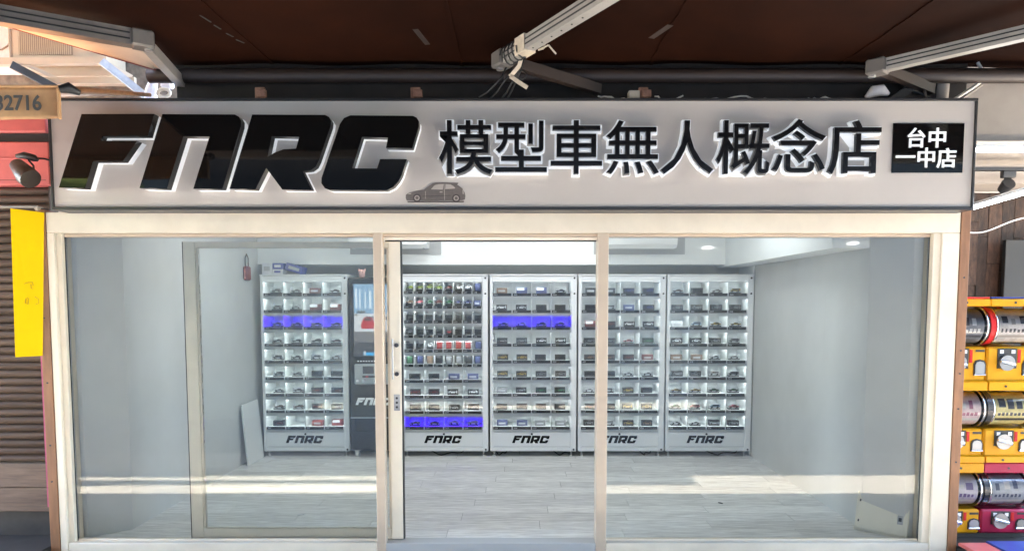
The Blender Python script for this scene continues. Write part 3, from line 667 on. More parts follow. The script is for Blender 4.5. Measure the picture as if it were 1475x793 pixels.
# power cords under the cabinets
for i, (x0, x1, dp_, lab) in enumerate(((-0.95, -0.55, 0.03, 'black cord sagging under the second locker cabinet'), (-0.24, -0.10, 0.0, 'short black cord under the left end of middle cabinet'), (0.36, 0.58, 0.0, 'short black cord under the right end of middle cabinet'), (1.28, 1.40, 0.015, 'black cord looped under the fourth locker cabinet'), (1.95, 2.3, 0.0, 'black cord under the rightmost locker cabinet'))):
    pts = [(x0 + (x1 - x0) * q / 12, CY + 0.09 + 0.05 * math.sin(q), 0.044 - 0.034 * math.sin(math.pi * q / 12) ) for q in range(13)]
    tag(MB().tube(pts, 0.0055, 6).build('power_cord', M['cable']), lab, 'cable', 'cords under the cabinets')

# ---------------------------------------------------------------- kiosk
KX0, KX1, KY = -1.705, -1.195, 2.50
k = empty('vending_kiosk', (KX0, KY, 0), 'black vending kiosk with a tall lit screen and silver payment panel', 'kiosk')
KW = KX1 - KX0
bx('body', M['kiosk'], k, 0.0, KW, 0.01, 0.50, 0.075, 1.842, bev=0.012)
sc0 = bx('screen_bezel', M['gasket'], k, 0.035, KW - 0.035, 0.004, 0.0098, 1.03, 1.79, bev=0.002)
def scr(name, m, lay, pts): return MB().prism(pts, 0.0038 - 0.0006 * lay, 0.0034 - 0.0006 * lay).build(name, M[m], sc0)
sx0, sx1, sz0, sz1 = 0.06, KW - 0.06, 1.045, 1.775
rect = lambda a, b, c, d: [(a, c), (b, c), (b, d), (a, d)]
scr('screen_sky', 'scrblue', 1, rect(sx0, sx1, 1.48, sz1)); scr('screen_floor', 'scrwhite', 1, rect(sx0, sx1, 1.295, 1.4795)); scr('screen_counter', 'scrgrey', 1, rect(sx0, sx1, 1.19, 1.2945)); scr('screen_lower', 'scrdim', 1, rect(sx0, sx1, sz0, 1.1895))
for a in (0.075, 0.115, 0.17, 0.215, 0.27, 0.33, 0.39, 0.42): 
    w_ = rnd.uniform(0.012, 0.03); h_ = rnd.uniform(0.16, 0.24); scr('screen_tower', 'scrpale', 2, rect(a, a + w_, 1.53, 1.53 + h_))
for i in range(14):
    a = sx0 + 0.005 + i * 0.028; zz = 1.49 + rnd.uniform(-0.10, 0.02); scr('screen_parked_car', 'scrdark' if i % 3 else 'scrgrey', 3, [(a, zz), (a + 0.03, zz), (a + 0.027, zz + 0.018), (a + 0.02, zz + 0.028), (a + 0.009, zz + 0.028), (a + 0.003, zz + 0.018)])
scr('screen_red_car', 'scrred', 4, [(0.135, 1.325), (0.255, 1.325), (0.268, 1.37), (0.255, 1.41), (0.235, 1.44), (0.165, 1.44), (0.138, 1.40), (0.13, 1.36)])
scr('screen_red_car_glass', 'scrdark', 5, [(0.158, 1.405), (0.235, 1.405), (0.225, 1.433), (0.172, 1.433)])
scr('screen_button', 'scrcyan', 2, rect(0.15, 0.36, 1.055, 1.085)); scr('screen_button_icon', 'scrwhite', 3, rect(0.155, 0.175, 1.052, 1.10))
for i in range(8): bx('speaker_hole', M['whiteacr'], k, 0.085 + i * 0.028, 0.103 + i * 0.028, 0.006, 0.0095, 0.990, 1.002, bev=0.002)
pn = bx('payment_panel', M['kpanel'], k, 0.055, KW - 0.07, -0.012, 0.0095, 0.760, 0.968, bev=0.012)
bx('payment_screen', M['scrdim'], pn, 0.145, 0.255, -0.0145, -0.0122, 0.87, 0.945); bx('card_slot', M['gasket'], pn, 0.14, 0.27, -0.0145, -0.0122, 0.832, 0.848)
bx('card_slot_mark', M['gred'], pn, 0.172, 0.20, -0.0165, -0.0148, 0.834, 0.846)
for a in (0.09, 0.15, 0.27): MB().cyl((a, -0.0122, 0.795), (a, -0.02, 0.795), 0.013, 10).build('payment_button', M['chrome'], pn)
logo_obj(M['whiteacr'], k, 0.06, 0.0085, 0.548, 0.37)
bx('pickup_drawer', M['slate'], k, 0.06, KW - 0.06, -0.004, 0.0095, 0.275, 0.418, bev=0.01); bx('drawer_rim', M['kpanel'], k, 0.01, KW - 0.09, -0.010, -0.0045, 0.412, 0.424, bev=0.002)
for a in (0.06, KW - 0.06):
    for b in (0.07, 0.43):
        MB().cyl((a - 0.015, b, 0.031), (a + 0.015, b, 0.031), 0.030, 14).build('caster', M['acwhite'], k); MB().box(a - 0.022, a + 0.022, b - 0.02, b + 0.02, 0.045, 0.0745).build('caster_fork', M['steel'], k)

# ---------------------------------------------------------------- things on and near the cabinets
def crate(name, m, x0, x1, y0, y1, z0, z1, lab, cat, rz=0.0, lm=None, group=None):
    e = tag(MB().box(-(x1 - x0) / 2, (x1 - x0) / 2, 0, y1 - y0, 0, z1 - z0, bev=0.002).build(name, M[m], None, ((x0 + x1) / 2, y0, z0)), lab, cat, group)
    e.rotation_euler = (0, 0, rz)
    if lm:
        MB().box(-(x1 - x0) * 0.32, (x1 - x0) * 0.3, -0.0016, -0.0004, (z1 - z0) * 0.3, (z1 - z0) * 0.7).build('printed_label', M[lm], e)
    return e
TZ = 1.877
crate('carton', 'whitebox', -2.60, -2.50, 2.60, 2.75, TZ, TZ + 0.115, 'upright white carton at the left end on top of leftmost cabinet', 'carton', 0.0, 'acgrey')
crate('carton', 'whitebox', -2.495, -2.39, 2.60, 2.75, TZ, TZ + 0.052, 'flat white carton lying under a blue one on leftmost cabinet', 'carton', 0.0, 'bluebox')
crate('carton', 'bluebox', -2.495, -2.39, 2.61, 2.75, TZ + 0.053, TZ + 0.115, 'dark blue carton stacked on a flat white one above leftmost cabinet', 'carton', 0.0, 'whitebox')
e = crate('carton', 'bluebox', -2.38, -2.20, 2.62, 2.76, TZ + 0.0, TZ + 0.075, 'blue carton tipping sideways at right of cartons on leftmost cabinet', 'carton', 0.0, 'acgrey'); e.rotation_euler = (0, 0.28, 0); e.location.z = TZ + 0.024
dl = empty('toy_head', (-1.58, 2.60, 1.843), 'small pale pink toy figure standing on top of black kiosk', 'toy')
MB().tube([(0, 0, 0), (0, 0, 0.012), (0, 0, 0.05), (0, 0, 0.075), (0, 0, 0.085)], 0.03, 12, radii=[0.022, 0.028, 0.034, 0.026, 0.008]).build('head', M['pinkdoll'], dl)
for a in (-1, 1): MB().tube([(a * 0.026, 0, 0.06), (a * 0.032, 0, 0.085), (a * 0.03, 0, 0.095)], 0.01, 8, radii=[0.012, 0.010, 0.003]).build('ear', M['pinkdoll'], dl); MB().cyl((a * 0.012, -0.031, 0.052), (a * 0.012, -0.036, 0.052), 0.005, 8).build('eye', M['redbag'], dl)
# red pouch hung on the left wall
pc = empty('hanging_pouch', (WL + 0.001, 2.42, 1.87), 'dark red padlock shaped pouch hung on left wall beside leftmost cabinet', 'pouch')
MB().box(0.002, 0.032, -0.07, 0.07, -0.06, 0.08, bev=0.012).build('pouch_body', M['redbag'], pc)
MB().tube([(0.016, -0.04, 0.08), (0.016, -0.038, 0.16), (0.016, 0, 0.20), (0.016, 0.038, 0.16), (0.016, 0.04, 0.08)], 0.006, 8).build('loop', M['darkmetal'], pc)
# white board leaning on the left wall
Mx = Matrix.Translation((WL + 0.075, 2.15, 0.001)) @ Matrix.Rotation(R(-5), 4, 'Y')
wb = tag(MB().box(0, 0.018, 0, 0.40, 0, 0.60, bev=0.002, M=Mx).build('leaning_board', M['acwhite']), 'white board leaning on left wall beside the leftmost cabinet', 'board')
# air conditioners on the beam
for i, (a, b, lab) in enumerate(((-1.70, -0.905, 'white air conditioner on back beam, mostly hidden behind the door stile'), (0.835, 1.63, 'white air conditioner on back beam behind the right mullion'))):
    e = empty('air_conditioner', (a, 2.749, 2.145), lab, 'air conditioner')
    bx('mounting_plate', M['acgrey'], e, -0.03, b - a + 0.12, -0.012, -0.001, -0.055, 0.31)
    pts = [(-0.012, 0.0), (-0.15, 0.0), (-0.19, 0.03), (-0.21, 0.09), (-0.205, 0.28), (-0.17, 0.30), (-0.012, 0.30)]
    MB().prism(pts, 0, b - a, 'x').build('casing', M['acwhite'], e)
    MB().prism([(-0.165, -0.004), (-0.215, 0.035), (-0.219, 0.031), (-0.169, -0.010)], 0.05, b - a - 0.05, 'x').build('louver', M['acwhite'], e)
    bx('air_slot', M['acgrey'], e, 0.04, b - a - 0.04, -0.148, -0.05, -0.003, -0.0005)
# cover plate leaning in the right corner
el = empty('fuse_box_cover', (2.375, 0.30, 0.001), 'ivory metal fuse box cover leaning in the right front corner', 'panel', rz=math.atan2(-0.17, 0.19))
Mt = Matrix.Rotation(R(-17), 4, 'X')
MB().box(0, 0.33, 0, 0.024, 0, 0.27, bev=0.003, M=Mt).build('cover_plate', M['elec'], el)
MB().box(0.014, 0.316, -0.006, -0.0005, 0.014, 0.256, bev=0.002, M=Mt).build('raised_panel', M['elec'], el)
MB().box(0.265, 0.300, -0.010, -0.0062, 0.09, 0.15, bev=0.002, M=Mt).build('latch', M['acgrey'], el); MB().box(0.273, 0.292, -0.012, -0.0102, 0.11, 0.135, M=Mt).build('latch_slot', M['gasket'], el)
for z in (0.06, 0.20): MB().box(0.020, 0.029, -0.009, -0.0062, z, z + 0.016, M=Mt).build('hinge', M['screw'], el)
# litter on the floor
litter = []
for (x, y, l_, rz_, m_, lab) in ((1.62, 0.92, 0.030, -0.7, 'gasket', 'tiny dark splinter on the floor behind the right pane'), (-1.62, 0.62, 0.05, 0.3, 'whitebox', 'scrap of white paper on the floor behind the left pane')):
    o = tag(MB().prism([(-l_ / 2, -0.006), (l_ / 2, -0.008), (l_ / 2 + 0.006, 0.004), (0, 0.010), (-l_ / 2, 0.006)], 0.001, 0.006, 'z').build('floor_scrap', M[m_], None, (x, y, 0)), lab, 'litter'); o.rotation_euler = (0, 0, rz_)

# ---------------------------------------------------------------- left neighbour: shutter, boards, pink box, valance, lamp
NX0, NX1 = -4.6, -3.085
st = empty('roller_shutter', (NX1, 0.2, 0.50), 'closed brown slatted roller shutter left of the shopfront', 'shutter')
zs = 0.502; ns = 0
sl = MB(); Ls = NX0 - NX1
sl.prism([(0.0, 0.0), (-0.004, 0.004), (-0.020, 0.016), (-0.024, 0.028), (-0.018, 0.042), (-0.002, 0.050), (0.006, 0.053), (0.012, 0.05), (0.012, 0.0)], Ls, 0.0, 'x')
slm = sl.mesh('slat', M['shutter'])
while zs < 2.36:
    link('slat', slm, st, (0, 0, zs - 0.50)); zs += 0.0530
bx('backing_sheet', M['shutter'], st, Ls, 0.0, 0.0125, 0.02, 0.0, 1.86); bx('guide_rail', M['darkarm'], st, -0.002 + 0.0, 0.008, -0.05, 0.03, -0.5, 1.86)
for i, (z0, z1) in enumerate(((0.334, 0.4985), (0.165, 0.3315))):
    tag(bx('threshold_board', M['woodboard'], None, NX0, NX1 - 0.001, 0.17 + 0.004 * i, 0.26, z0, z1, bev=0.004), ('upper worn wooden board under the brown roller shutter', 'lower worn wooden board under the brown roller shutter')[i], 'board', 'wooden boards under the shutter')
tag(bx('dark_step', M['darkstep'], None, NX0, NX1 - 0.001, 0.21, 0.27, -0.0110, 0.1635), 'dark recessed base under the boards of the roller shutter', 'step')
tag(bx('neighbour_wall', M['concrete'], None, -7.5, -1.2, 0.85, 1.0, 2.76, 7.0), 'weathered sunlit concrete wall high behind the air conditioner at left', 'wall')
pk = empty('red_fascia', (NX1, 0.1, 2.355), 'faded red fascia box above the roller shutter', 'fascia')
bx('lower_panel', M['pink'], pk, Ls, 0.045, 0.0, 0.25, 0.0, 0.275, bev=0.006); bx('dark_gap', M['gasket'], pk, Ls, 0.04, 0.03, 0.24, 0.2755, 0.335); bx('upper_panel', M['pink'], pk, Ls, 0.042, -0.012, 0.25, 0.3355, 0.42, bev=0.006)
bx('panel_groove', M['redbag'], pk, -0.315, -0.310, -0.0025, -0.0005, 0.03, 0.165); bx('panel_groove', M['redbag'], pk, -0.309, 0.02, -0.0025, -0.0005, 0.027, 0.031)
bx('panel_ridge', M['pink'], pk, Ls, 0.04, -0.006, -0.0005, 0.165, 0.175, bev=0.002)
# tan valance of the neighbouring awning with the number
VY = -1.05
VXR, VZ0, VZ1 = X(85, 150, VY), Z(172, VY), Z(125, VY); VH = VZ1 - VZ0
va = empty('numbered_awning', (VXR, VY, VZ0), 'tan canvas awning valance stencilled with a number, left of the sign', 'awning')
V, Fc = [], []
nxs, nzs = 30, 8
for i in range(nxs + 1):
    for j in range(nzs + 1):
        x = -3.0 * i / nxs; z = VH * j / nzs; V.append((x, 0.0025 * math.sin(9 * x + 27 * z) + 0.003 * math.sin(31 * x + 5) * (1 - j / nzs), z + 0.005 * math.sin(5 * x + 1) * (1 - j / nzs)))
for i in range(nxs):
    for j in range(nzs): a = i * (nzs + 1) + j; Fc.append((a, a + 1, a + nzs + 2, a + nzs + 1))
me = bpy.data.meshes.new('valance'); me.from_pydata(V, [], Fc); me.materials.append(M['banner']); me.polygons.foreach_set('use_smooth', [True] * len(Fc))
vo = link('valance', me, va); sm_ = vo.modifiers.new('thick', 'SOLIDIFY'); sm_.thickness = 0.003
MB().box(-3.0, 0.004, -0.008, 0.008, VH - 0.004, VH + 0.007, bev=0.003).build('valance_hem', M['banner'], va); MB().box(-0.004, 0.007, -0.010, 0.008, 0.0, VH - 0.005, bev=0.003).build('valance_hem', M['banner'], va)
num_mesh.materials.clear(); num_mesh.materials.append(M['bannerink'])
o = link('stencilled_number', num_mesh, va); wn_ = max(v.co.x for v in num_mesh.vertices)
xl, xr = X(-6, 148, VY), X(61, 148, VY); o.scale = ((xr - xl) / wn_, 0.5, (Z(137, VY) - Z(159, VY)) / 0.73); o.location = (xl - VXR, -0.0085, Z(159, VY) - VZ0)
# canopy sheet running back to the wall above the sign's end
zr = 2.895 - VZ0; xr0, xr1 = 0.0, P(212, 142, -0.05).x - VXR
MB().add([(-3.0, 0, VH), (xr0, 0, VH), (xr1, 1.03, zr), (-3.0, 1.6, zr + 0.1), (-3.0, 0, VH + .006), (xr0, 0, VH + .006), (xr1, 1.03, zr + .006), (-3.0, 1.6, zr + .106)], [(0, 3, 2, 1), (4, 5, 6, 7), (0, 1, 5, 4), (1, 2, 6, 5), (2, 3, 7, 6), (3, 0, 4, 7)]).build('canopy_sheet', M['brown'], va)
MB().tube([(xr0, 0.01, VH), ((xr0 + xr1) / 2, 0.515, (VH + zr) / 2 - 0.004), (xr1, 1.03, zr - 0.004)], 0.012, 10).build('edge_rope', M['brown'], va)
MB().tube([(0.004, 0.0, VH - 0.012), (0.035, 0.02, VH + 0.002), (0.065, 0.06, VH - 0.012)], 0.02, 10, radii=[0.016, 0.026, 0.014]).build('black_tie', M['cable'], va)
# spot lamp
sp = empty('spot_lamp', (P(38, 232, -0.1).x, -0.1, P(38, 232, -0.1).z), 'dark spot lamp tilted down in front of the red fascia', 'lamp')
MB().tube([(-0.06, 0, 0.03), (-0.01, 0, 0.035), (0.05, 0, 0.018), (0.07, 0.0, 0.006)], 0.018, 10, radii=[0.012, 0.022, 0.022, 0.01]).build('lamp_base', M['darkmetal'], sp)
MB().tube([(-0.045, -0.01, 0.01), (-0.058, -0.012, -0.03), (-0.03, -0.015, -0.055)], 0.006, 6).build('yoke', M['darkmetal'], sp); MB().tube([(0.02, -0.01, 0.005), (0.05, -0.012, -0.03), (0.055, -0.015, -0.07)], 0.006, 6).build('yoke', M['darkmetal'], sp)
MB().tube([(-0.05, -0.02, -0.015), (-0.045, -0.02, -0.025), (0.04, -0.06, -0.10), (0.075, -0.075, -0.125)], 0.05, 16, radii=[0.02, 0.042, 0.062, 0.060]).build('shade', M['bronze'], sp)
MB().tube([(0.05, 0.0, 0.018), (0.085, 0.04, 0.022), (0.10, 0.12, 0.02)], 0.006, 6).build('bracket_arm', M['darkmetal'], sp)
MB().box(0.06, 0.12, 0.1205, 0.18, -0.01, 0.05).build('bracket_plate', M['darkmetal'], sp)
# yellow board hanging by the frame
yb = empty('yellow_board', (0, 0, 0), 'bright yellow plastic board hanging left of the shopfront frame', 'board')
q0, q1, q2, q3 = P(15, 300, -0.07), P(62, 306, -0.02), P(60, 512, -0.02), P(22, 514, -0.07)
V = [q0, q1, q2, q3]; V2 = [v + Vector((0.003, 0.006, 0)) for v in V]
MB().add(V + V2, [(0, 3, 2, 1), (4, 5, 6, 7), (0, 1, 5, 4), (1, 2, 6, 5), (2, 3, 7, 6), (3, 0, 4, 7)]).build('sheet', M['yellow'], yb)
def ypt(u, v): return q0.lerp(q1, u).lerp(q3.lerp(q2, u), v) + Vector((-0.0012, -0.002, 0))
for pts in ([(.40, .50), (.52, .49), (.68, .485), (.70, .51)], [(.62, .50), (.63, .53), (.70, .53)], [(.45, .60), (.42, .63), (.52, .64), (.55, .60), (.48, .595)], [(.75, .585), (.88, .60), (.90, .63), (.78, .64)]):
    MB().tube([ypt(*p) for p in pts], 0.0018, 5).build('pencil_mark', M['pencil'], yb)
ledge = tag(bx('metal_ledge', M['alu'], None, -3.30, -3.02, -0.06, -0.005, 2.188, 2.196), 'thin pale ledge above the yellow board', 'ledge')
tag(MB().tube([(-3.055, -0.02, 2.1805), (-3.045, -0.022, 2.19), (-3.035, -0.02, 2.1805)], 0.014, 8).build('tape_lump', M['tape']), 'lump of pale tape on top of the left timber strip', 'tape')

# ---------------------------------------------------------------- upper left: outdoor air conditioner, brackets
AY = 0.55
ac = empty('outdoor_air_conditioner', (X(12, 90, AY), AY, Z(90, AY)), 'sunlit ivory outdoor air conditioner with a ribbed grille, upper left', 'air conditioner')
AW = X(150, 90, AY) - X(12, 90, AY)
bx('casing', M['acbody'], ac, 0, AW, 0.0, 0.28, 0.0, 0.60, bev=0.01)
bx('grille_recess', M['acgrille'], ac, 0.08, 0.46, -0.004, -0.0005, 0.05, 0.42)
for i in range(26): bx('grille_bar', M['acbody'], ac, 0.088 + i * 0.0143, 0.094 + i * 0.0143, -0.010, -0.0045, 0.052, 0.418)
bx('side_vent', M['acgrille'], ac, 0.015, 0.030, -0.004, -0.0005, 0.03, 0.5)
ac2 = empty('outdoor_air_conditioner', (X(-75, 90, AY), AY + 0.05, Z(88, AY)), 'whitish outdoor unit at the far upper left edge beside the ribbed one', 'air conditioner')
bx('casing', M['cloth'], ac2, 0, X(8, 90, AY) - X(-75, 90, AY), 0.0, 0.28, 0.0, 0.5, bev=0.01)
MB().tube([(0.32 + 0.11 * math.cos(t * .5), -0.004, 0.2 + 0.11 * math.sin(t * .5)) for t in range(13)], 0.006, 5).build('fan_guard', M['acgrille'], ac2)
br = empty('steel_bracket', (X(0, 95, 0.4), 0.4, Z(95, 0.4)), 'pale steel bracket frame carrying the outdoor air conditioner', 'bracket')
def wb_(name, m, p, q, wd, h, par=br):
    a, b = P(*p) - par.location, P(*q) - par.location; return MB().beam(a, b, wd, h).build(name, M[m], par)
wb_('cross_bar', 'acbody', (-20, 90, 0.42), (156, 88, 0.42), 0.05, 0.045); wb_('cross_bar', 'acbody', (60, 117, 0.55), (195, 116, 0.55), 0.03, 0.04)
wb_('strut', 'galv', (146, 88, 0.36), (214, 142, 0.52), 0.02, 0.05); wb_('strut', 'slate', (16, 93, 0.36), (82, 128, 0.55), 0.02, 0.05)
wb_('strut', 'acbody', (40, 95, 0.5), (85, 115, 0.6), 0.02, 0.025); wb_('strut', 'acbody', (150, 90, 0.5), (190, 112, 0.6), 0.03, 0.03)
tr = tag(bx('drip_tray', M['acbody'], None, X(48, 100, .62), X(165, 100, .62), 0.60, 0.84, Z(111, .62), Z(96, .62), bev=0.004), 'sunlit cream drip tray on the wall under the air conditioner', 'tray')
clt = MB(); clt.tube([P(226, 108, 0.42), P(221, 118, 0.40), P(218, 130, 0.42), P(217, 146, 0.43)], 0.03, 10, radii=[0.018, 0.03, 0.04, 0.045])
tag(clt.build('hanging_cloth', M['cloth']), 'crumpled whitish cloth hanging behind the top left corner of sign', 'cloth')
tag(MB().box(X(232, 118, .46), X(248, 118, .46), 0.44, 0.5, Z(127, .46), Z(106, .46), bev=0.01).build('plastic_tub', M['cloth']), 'small white plastic tub beside the cloth behind the sign', 'tub')
tag(MB().tube([P(236 + 9 * math.cos(t * .6), 134 + 6 * math.sin(t * .6), 0.40) for t in range(12)], 0.012, 8).build('coiled_hose', M['tape']), 'coiled pale hose behind the top left corner of the sign', 'hose')
tag(bx('added_shade_sheet', M['galv'], None, -7.4, -1.9, -0.9, 0.845, 4.25, 4.28), 'unseen metal sheet added to shade the outdoor air conditioners, out of frame', 'canopy')  # unseen sheet added to keep the sun off the units below
# ---------------------------------------------------------------- awning
AZ = 3.065
aw = empty('awning', (0, 0, AZ), 'dark brown fabric awning over the shopfront with folding aluminium arms', 'awning')
V, Fc = [], []; nx, ny = 80, 44
EDGE = [(q.y, q.x) for q in (PZ(270, 160, 3.09), PZ(250, 128, 3.09), PZ(212, 62, 3.075), PZ(0, 25, 3.07), PZ(-700, -97, 3.06), PZ(-2600, -420, 3.06))]
def edge_x(y):                            # left edge runs along the folding arm, then outwards to the street
    for (ya, xa_), (yb2, xb_) in zip(EDGE, EDGE[1:]):
        if y >= yb2: return xa_ + (xb_ - xa_) * (ya - y) / (ya - yb2)
    return EDGE[-1][1]
for i in range(nx + 1):
    for j in range(ny + 1):
        t = j / ny; y = 0.098 - 2.84 * t
        xl_ = edge_x(y); x = xl_ + (5.2 - xl_) * i / nx
        z = 0.03 - 0.055 * t + 0.012 * math.sin(x * 2.3 + 1.2 * t * 3) * math.sin(math.pi * min(1, t * 2)) + 0.006 * math.sin(x * 7.1 + t * 6)
        yb_ = 0.14 * (1 if x < -0.5 else 0) * max(0, t - 0.9) * -10 * 0 
        V.append((x, y, z))
for i in range(nx):
    for j in range(ny): a = i * (ny + 1) + j; Fc.append((a, a + 1, a + ny + 2, a + ny + 1))
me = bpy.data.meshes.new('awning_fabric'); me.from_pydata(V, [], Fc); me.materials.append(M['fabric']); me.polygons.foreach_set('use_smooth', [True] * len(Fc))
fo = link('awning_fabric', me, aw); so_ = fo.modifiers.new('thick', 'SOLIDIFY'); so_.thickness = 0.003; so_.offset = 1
bx('front_bar', M['alu'], aw, -4.9, 5.2, -2.80, -2.735, -0.10, 0.0, bev=0.01)
MB().cyl((-2.3, -0.03, -0.06), (5.2, -0.03, -0.06), 0.045, 16).build('roller_tube', M['darkarm'], aw)
for px in (378, 600, 925): 
    x = X(px, 130, -0.05); bx('wall_bracket', M['rust'], aw, x - 0.03, x + 0.03, -0.10, -0.078, -0.225, -0.15, bev=0.004); bx('bracket_tab', M['rust'], aw, x - 0.012, x + 0.045, -0.118, -0.1005, -0.215, -0.17, bev=0.003)
def glint_strip(p, q, wdt, m='alu', name='glint_patch'):
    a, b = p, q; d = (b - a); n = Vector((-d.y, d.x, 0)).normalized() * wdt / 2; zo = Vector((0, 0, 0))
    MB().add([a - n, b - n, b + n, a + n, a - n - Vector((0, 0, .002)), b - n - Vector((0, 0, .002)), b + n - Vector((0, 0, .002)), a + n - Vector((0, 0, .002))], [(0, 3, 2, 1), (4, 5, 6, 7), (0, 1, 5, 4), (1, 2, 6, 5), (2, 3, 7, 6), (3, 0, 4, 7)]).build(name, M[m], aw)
O3 = Vector((0, 0, AZ)); PT = lambda x, y: PZ(x, y, AZ - 0.030) - O3
for q_ in ((288, 22, 304, 32), (308, 36, 318, 42), (326, 48, 336, 53), (340, 57, 352, 62)): glint_strip(PT(*q_[:2]), PT(*q_[2:]), 0.009, 'slate')  # glints on the underside, laid in as thin paler strips
glint_strip(PT(598, 42), PT(616, 64), 0.03, 'darkarm'); glint_strip(PT(938, 55), PT(966, 36), 0.035, 'darkarm')  # small patches of light, put in as coloured strips
for i_, sx_ in enumerate((-1.55, -0.35, 0.85, 2.05, 3.25, 4.45)):
    q_ = [Vector((sx_ + 0.004 * math.sin(3 * k_ + i_), 0.05 - 0.135 * k_, 0.0)) for k_ in range(20)]
    sm2 = MB()
    for a_, b_ in zip(q_, q_[1:]):
        zz_ = lambda p: 0.03 - 0.055 * ((0.098 - p.y) / 2.84) + 0.012 * math.sin(p.x * 2.3 + 1.2 * ((0.098 - p.y) / 2.84) * 3) * math.sin(math.pi * min(1, ((0.098 - p.y) / 2.84) * 2)) + 0.006 * math.sin(p.x * 7.1 + ((0.098 - p.y) / 2.84) * 6)
        sm2.beam(a_ + Vector((0, 0, zz_(a_) - 0.003)), b_ + Vector((0, 0, zz_(b_) - 0.003)), 0.022, 0.005)
    sm2.build('fabric_seam', M['fabric'], aw)
# folding arms: wall root, elbow, front end (world)
AR = 3.0
def arm(root, elbow, front, m1, m2, wd=0.075):
    r0, e0, f0 = (Vector(p) - O3 for p in (root, elbow, front))
    d = (f0 - e0).normalized()
    fa = MB().beam(e0 + d * 0.05, f0, wd * 0.8, wd).build('forearm', M[m1], aw)
    side = d.cross(Vector((0, 0, 1))).normalized()
    for kk in (-0.16, 0.2): 
        for sg_ in (-1, 1): MB().beam(e0 + d * 0.06 + side * (wd * 0.4 + 0.0015) * sg_ + Vector((0, 0, kk * wd)), f0 + side * (wd * 0.4 + 0.0015) * sg_ + Vector((0, 0, kk * wd)), 0.003, 0.007).build('profile_groove', M['gasket'], fa)
    MB().beam(r0, e0, 0.05, 0.06).build('upper_arm', M[m2], aw)
    el_ = MB().box(-0.055, 0.055, -0.05, 0.05, -0.045, 0.045, bev=0.01).build('elbow_joint', M['alud'], aw, e0); el_.rotation_euler = (0, 0, math.atan2(d.y, d.x))
    MB().cyl((-0.03, 0, -0.052), (-0.03, 0, 0.05), 0.022, 12).build('hinge_pin', M['steel'], el_)
    MB().box(-0.0585, -0.0555, -0.03, 0.03, -0.03, 0.03).build('joint_cap', M['gasket'], el_)
    return fa
def ext(a, b, L): a, b = Vector(a), Vector(b); return b + (b - a).normalized() * L
eL, fL = PZ(205, 58, AR), PZ(0, 22, AR); arm((-2.11, -0.02, 2.97), eL, ext(eL, fL, 0.5), 'alud', 'alu', 0.085)
eC, fC = PZ(724, 86, AR), PZ(850, 8, AR); fa = arm((0.52, -0.03, 2.92), eC, ext(eC, fC, 0.8), 'alu', 'darkarm', 0.075)
dC = (fC - eC).normalized()
for kq in range(7):
    p = eC + dC * (0.26 + kq * 0.09) - O3; sd_ = dC.cross(Vector((0, 0, 1))).normalized(); p2 = p - sd_ * 0.0
    MB().cyl(p + Vector((0, 0, -0.0428)) + sd_ * 0.01, p + Vector((0, 0, -0.0455)) + sd_ * 0.01, 0.005, 8).build('rivet', M['gasket'], fa)
p = eC + dC * 0.20 - O3; MB().beam(p, p + dC * 0.10, 0.075, 0.092).build('wood_shim', M['tape'], fa)
eR, fR = PZ(1264, 97, AR), PZ(1475, 48, AR); arm((2.62, 0.0, 2.93), eR, ext(eR, fR, 1.2), 'alu', 'darkarm', 0.07)
# cables wrapped at the middle arm
def cab_(pts, r, m, lab, cat='cable', group=None, name='hanging_cable'): return tag(MB().tube(pts, r, 6).build(name, M[m]), lab, cat, group)
wrap = MB()
for q in range(4):
    c0 = eC + dC * (0.05 + q * 0.045); sd_ = dC.cross(Vector((0, 0, 1))).normalized()
    wrap.tube([c0 + sd_ * 0.048 * math.cos(t * math.pi / 6) + Vector((0, 0, 0.055 * math.sin(t * math.pi / 6))) + dC * 0.004 * t for t in range(13)], 0.005, 5)
tag(wrap.build('cable_wrapping', M['cable']), 'black cable wound round the elbow of the middle awning arm', 'cable')
for i, (a, b, c_, lab) in enumerate((((730, 95), (715, 120), (690, 140), 'leftmost black cable hanging from the middle awning arm'), ((738, 96), (728, 115), (706, 142), 'second black cable from left hanging off the middle awning arm'), ((748, 92), (738, 118), (722, 143), 'third black cable from left hanging off the middle awning arm'), ((755, 85), (745, 112), (730, 144), 'rightmost black cable hanging from the middle awning arm'))):
    ya = eC.y; pa = P(*a, ya); pb = P(*b, (ya - 0.12) * 0.8); pc_ = P(*c_, -0.12); cab_([pa, pa.lerp(pb, .5) + Vector((0, 0, -.012)), pb, pb.lerp(pc_, .5) + Vector((0, 0, -.01)), pc_], 0.005, 'cable', lab, group='black cables at the middle awning arm')
lp = P(752, 108, eC.y + 0.03)
cab_([lp + Vector((0.028 * math.cos(t * .55), 0.01 * math.sin(t), 0.026 * math.sin(t * .55))) for t in range(13)], 0.004, 'cable', 'small loop of black cable below the middle awning arm')
ts = MB(); pts = [P(757, 52, eC.y - .12), P(753, 75, eC.y - .13), P(748, 95, eC.y - .11), P(738, 107, eC.y - .1), P(735, 110, eC.y - .1), P(748, 119, eC.y - .1), P(759, 126, eC.y - .1)]
for a, b in zip(pts, pts[1:]): ts.beam(a, b + (b - a).normalized() * 0.003, 0.006, 0.022, Vector((1, 0, 0.3)))
tag(ts.build('tape_strip', M['tape']), 'long pale tape strip dangling from the middle awning arm', 'tape')
ts = MB(); pts = [P(786, 60, eC.y - .2), P(783, 70, eC.y - .2), P(775, 72, eC.y - .2), P(790, 65, eC.y - .21), P(801, 78, eC.y - .2)]
for a, b in zip(pts, pts[1:]): ts.beam(a, b, 0.004, 0.009, Vector((1, 0, 0.3)))
tag(ts.build('tape_strip', M['tape']), 'short curled tape under the middle awning arm', 'tape')
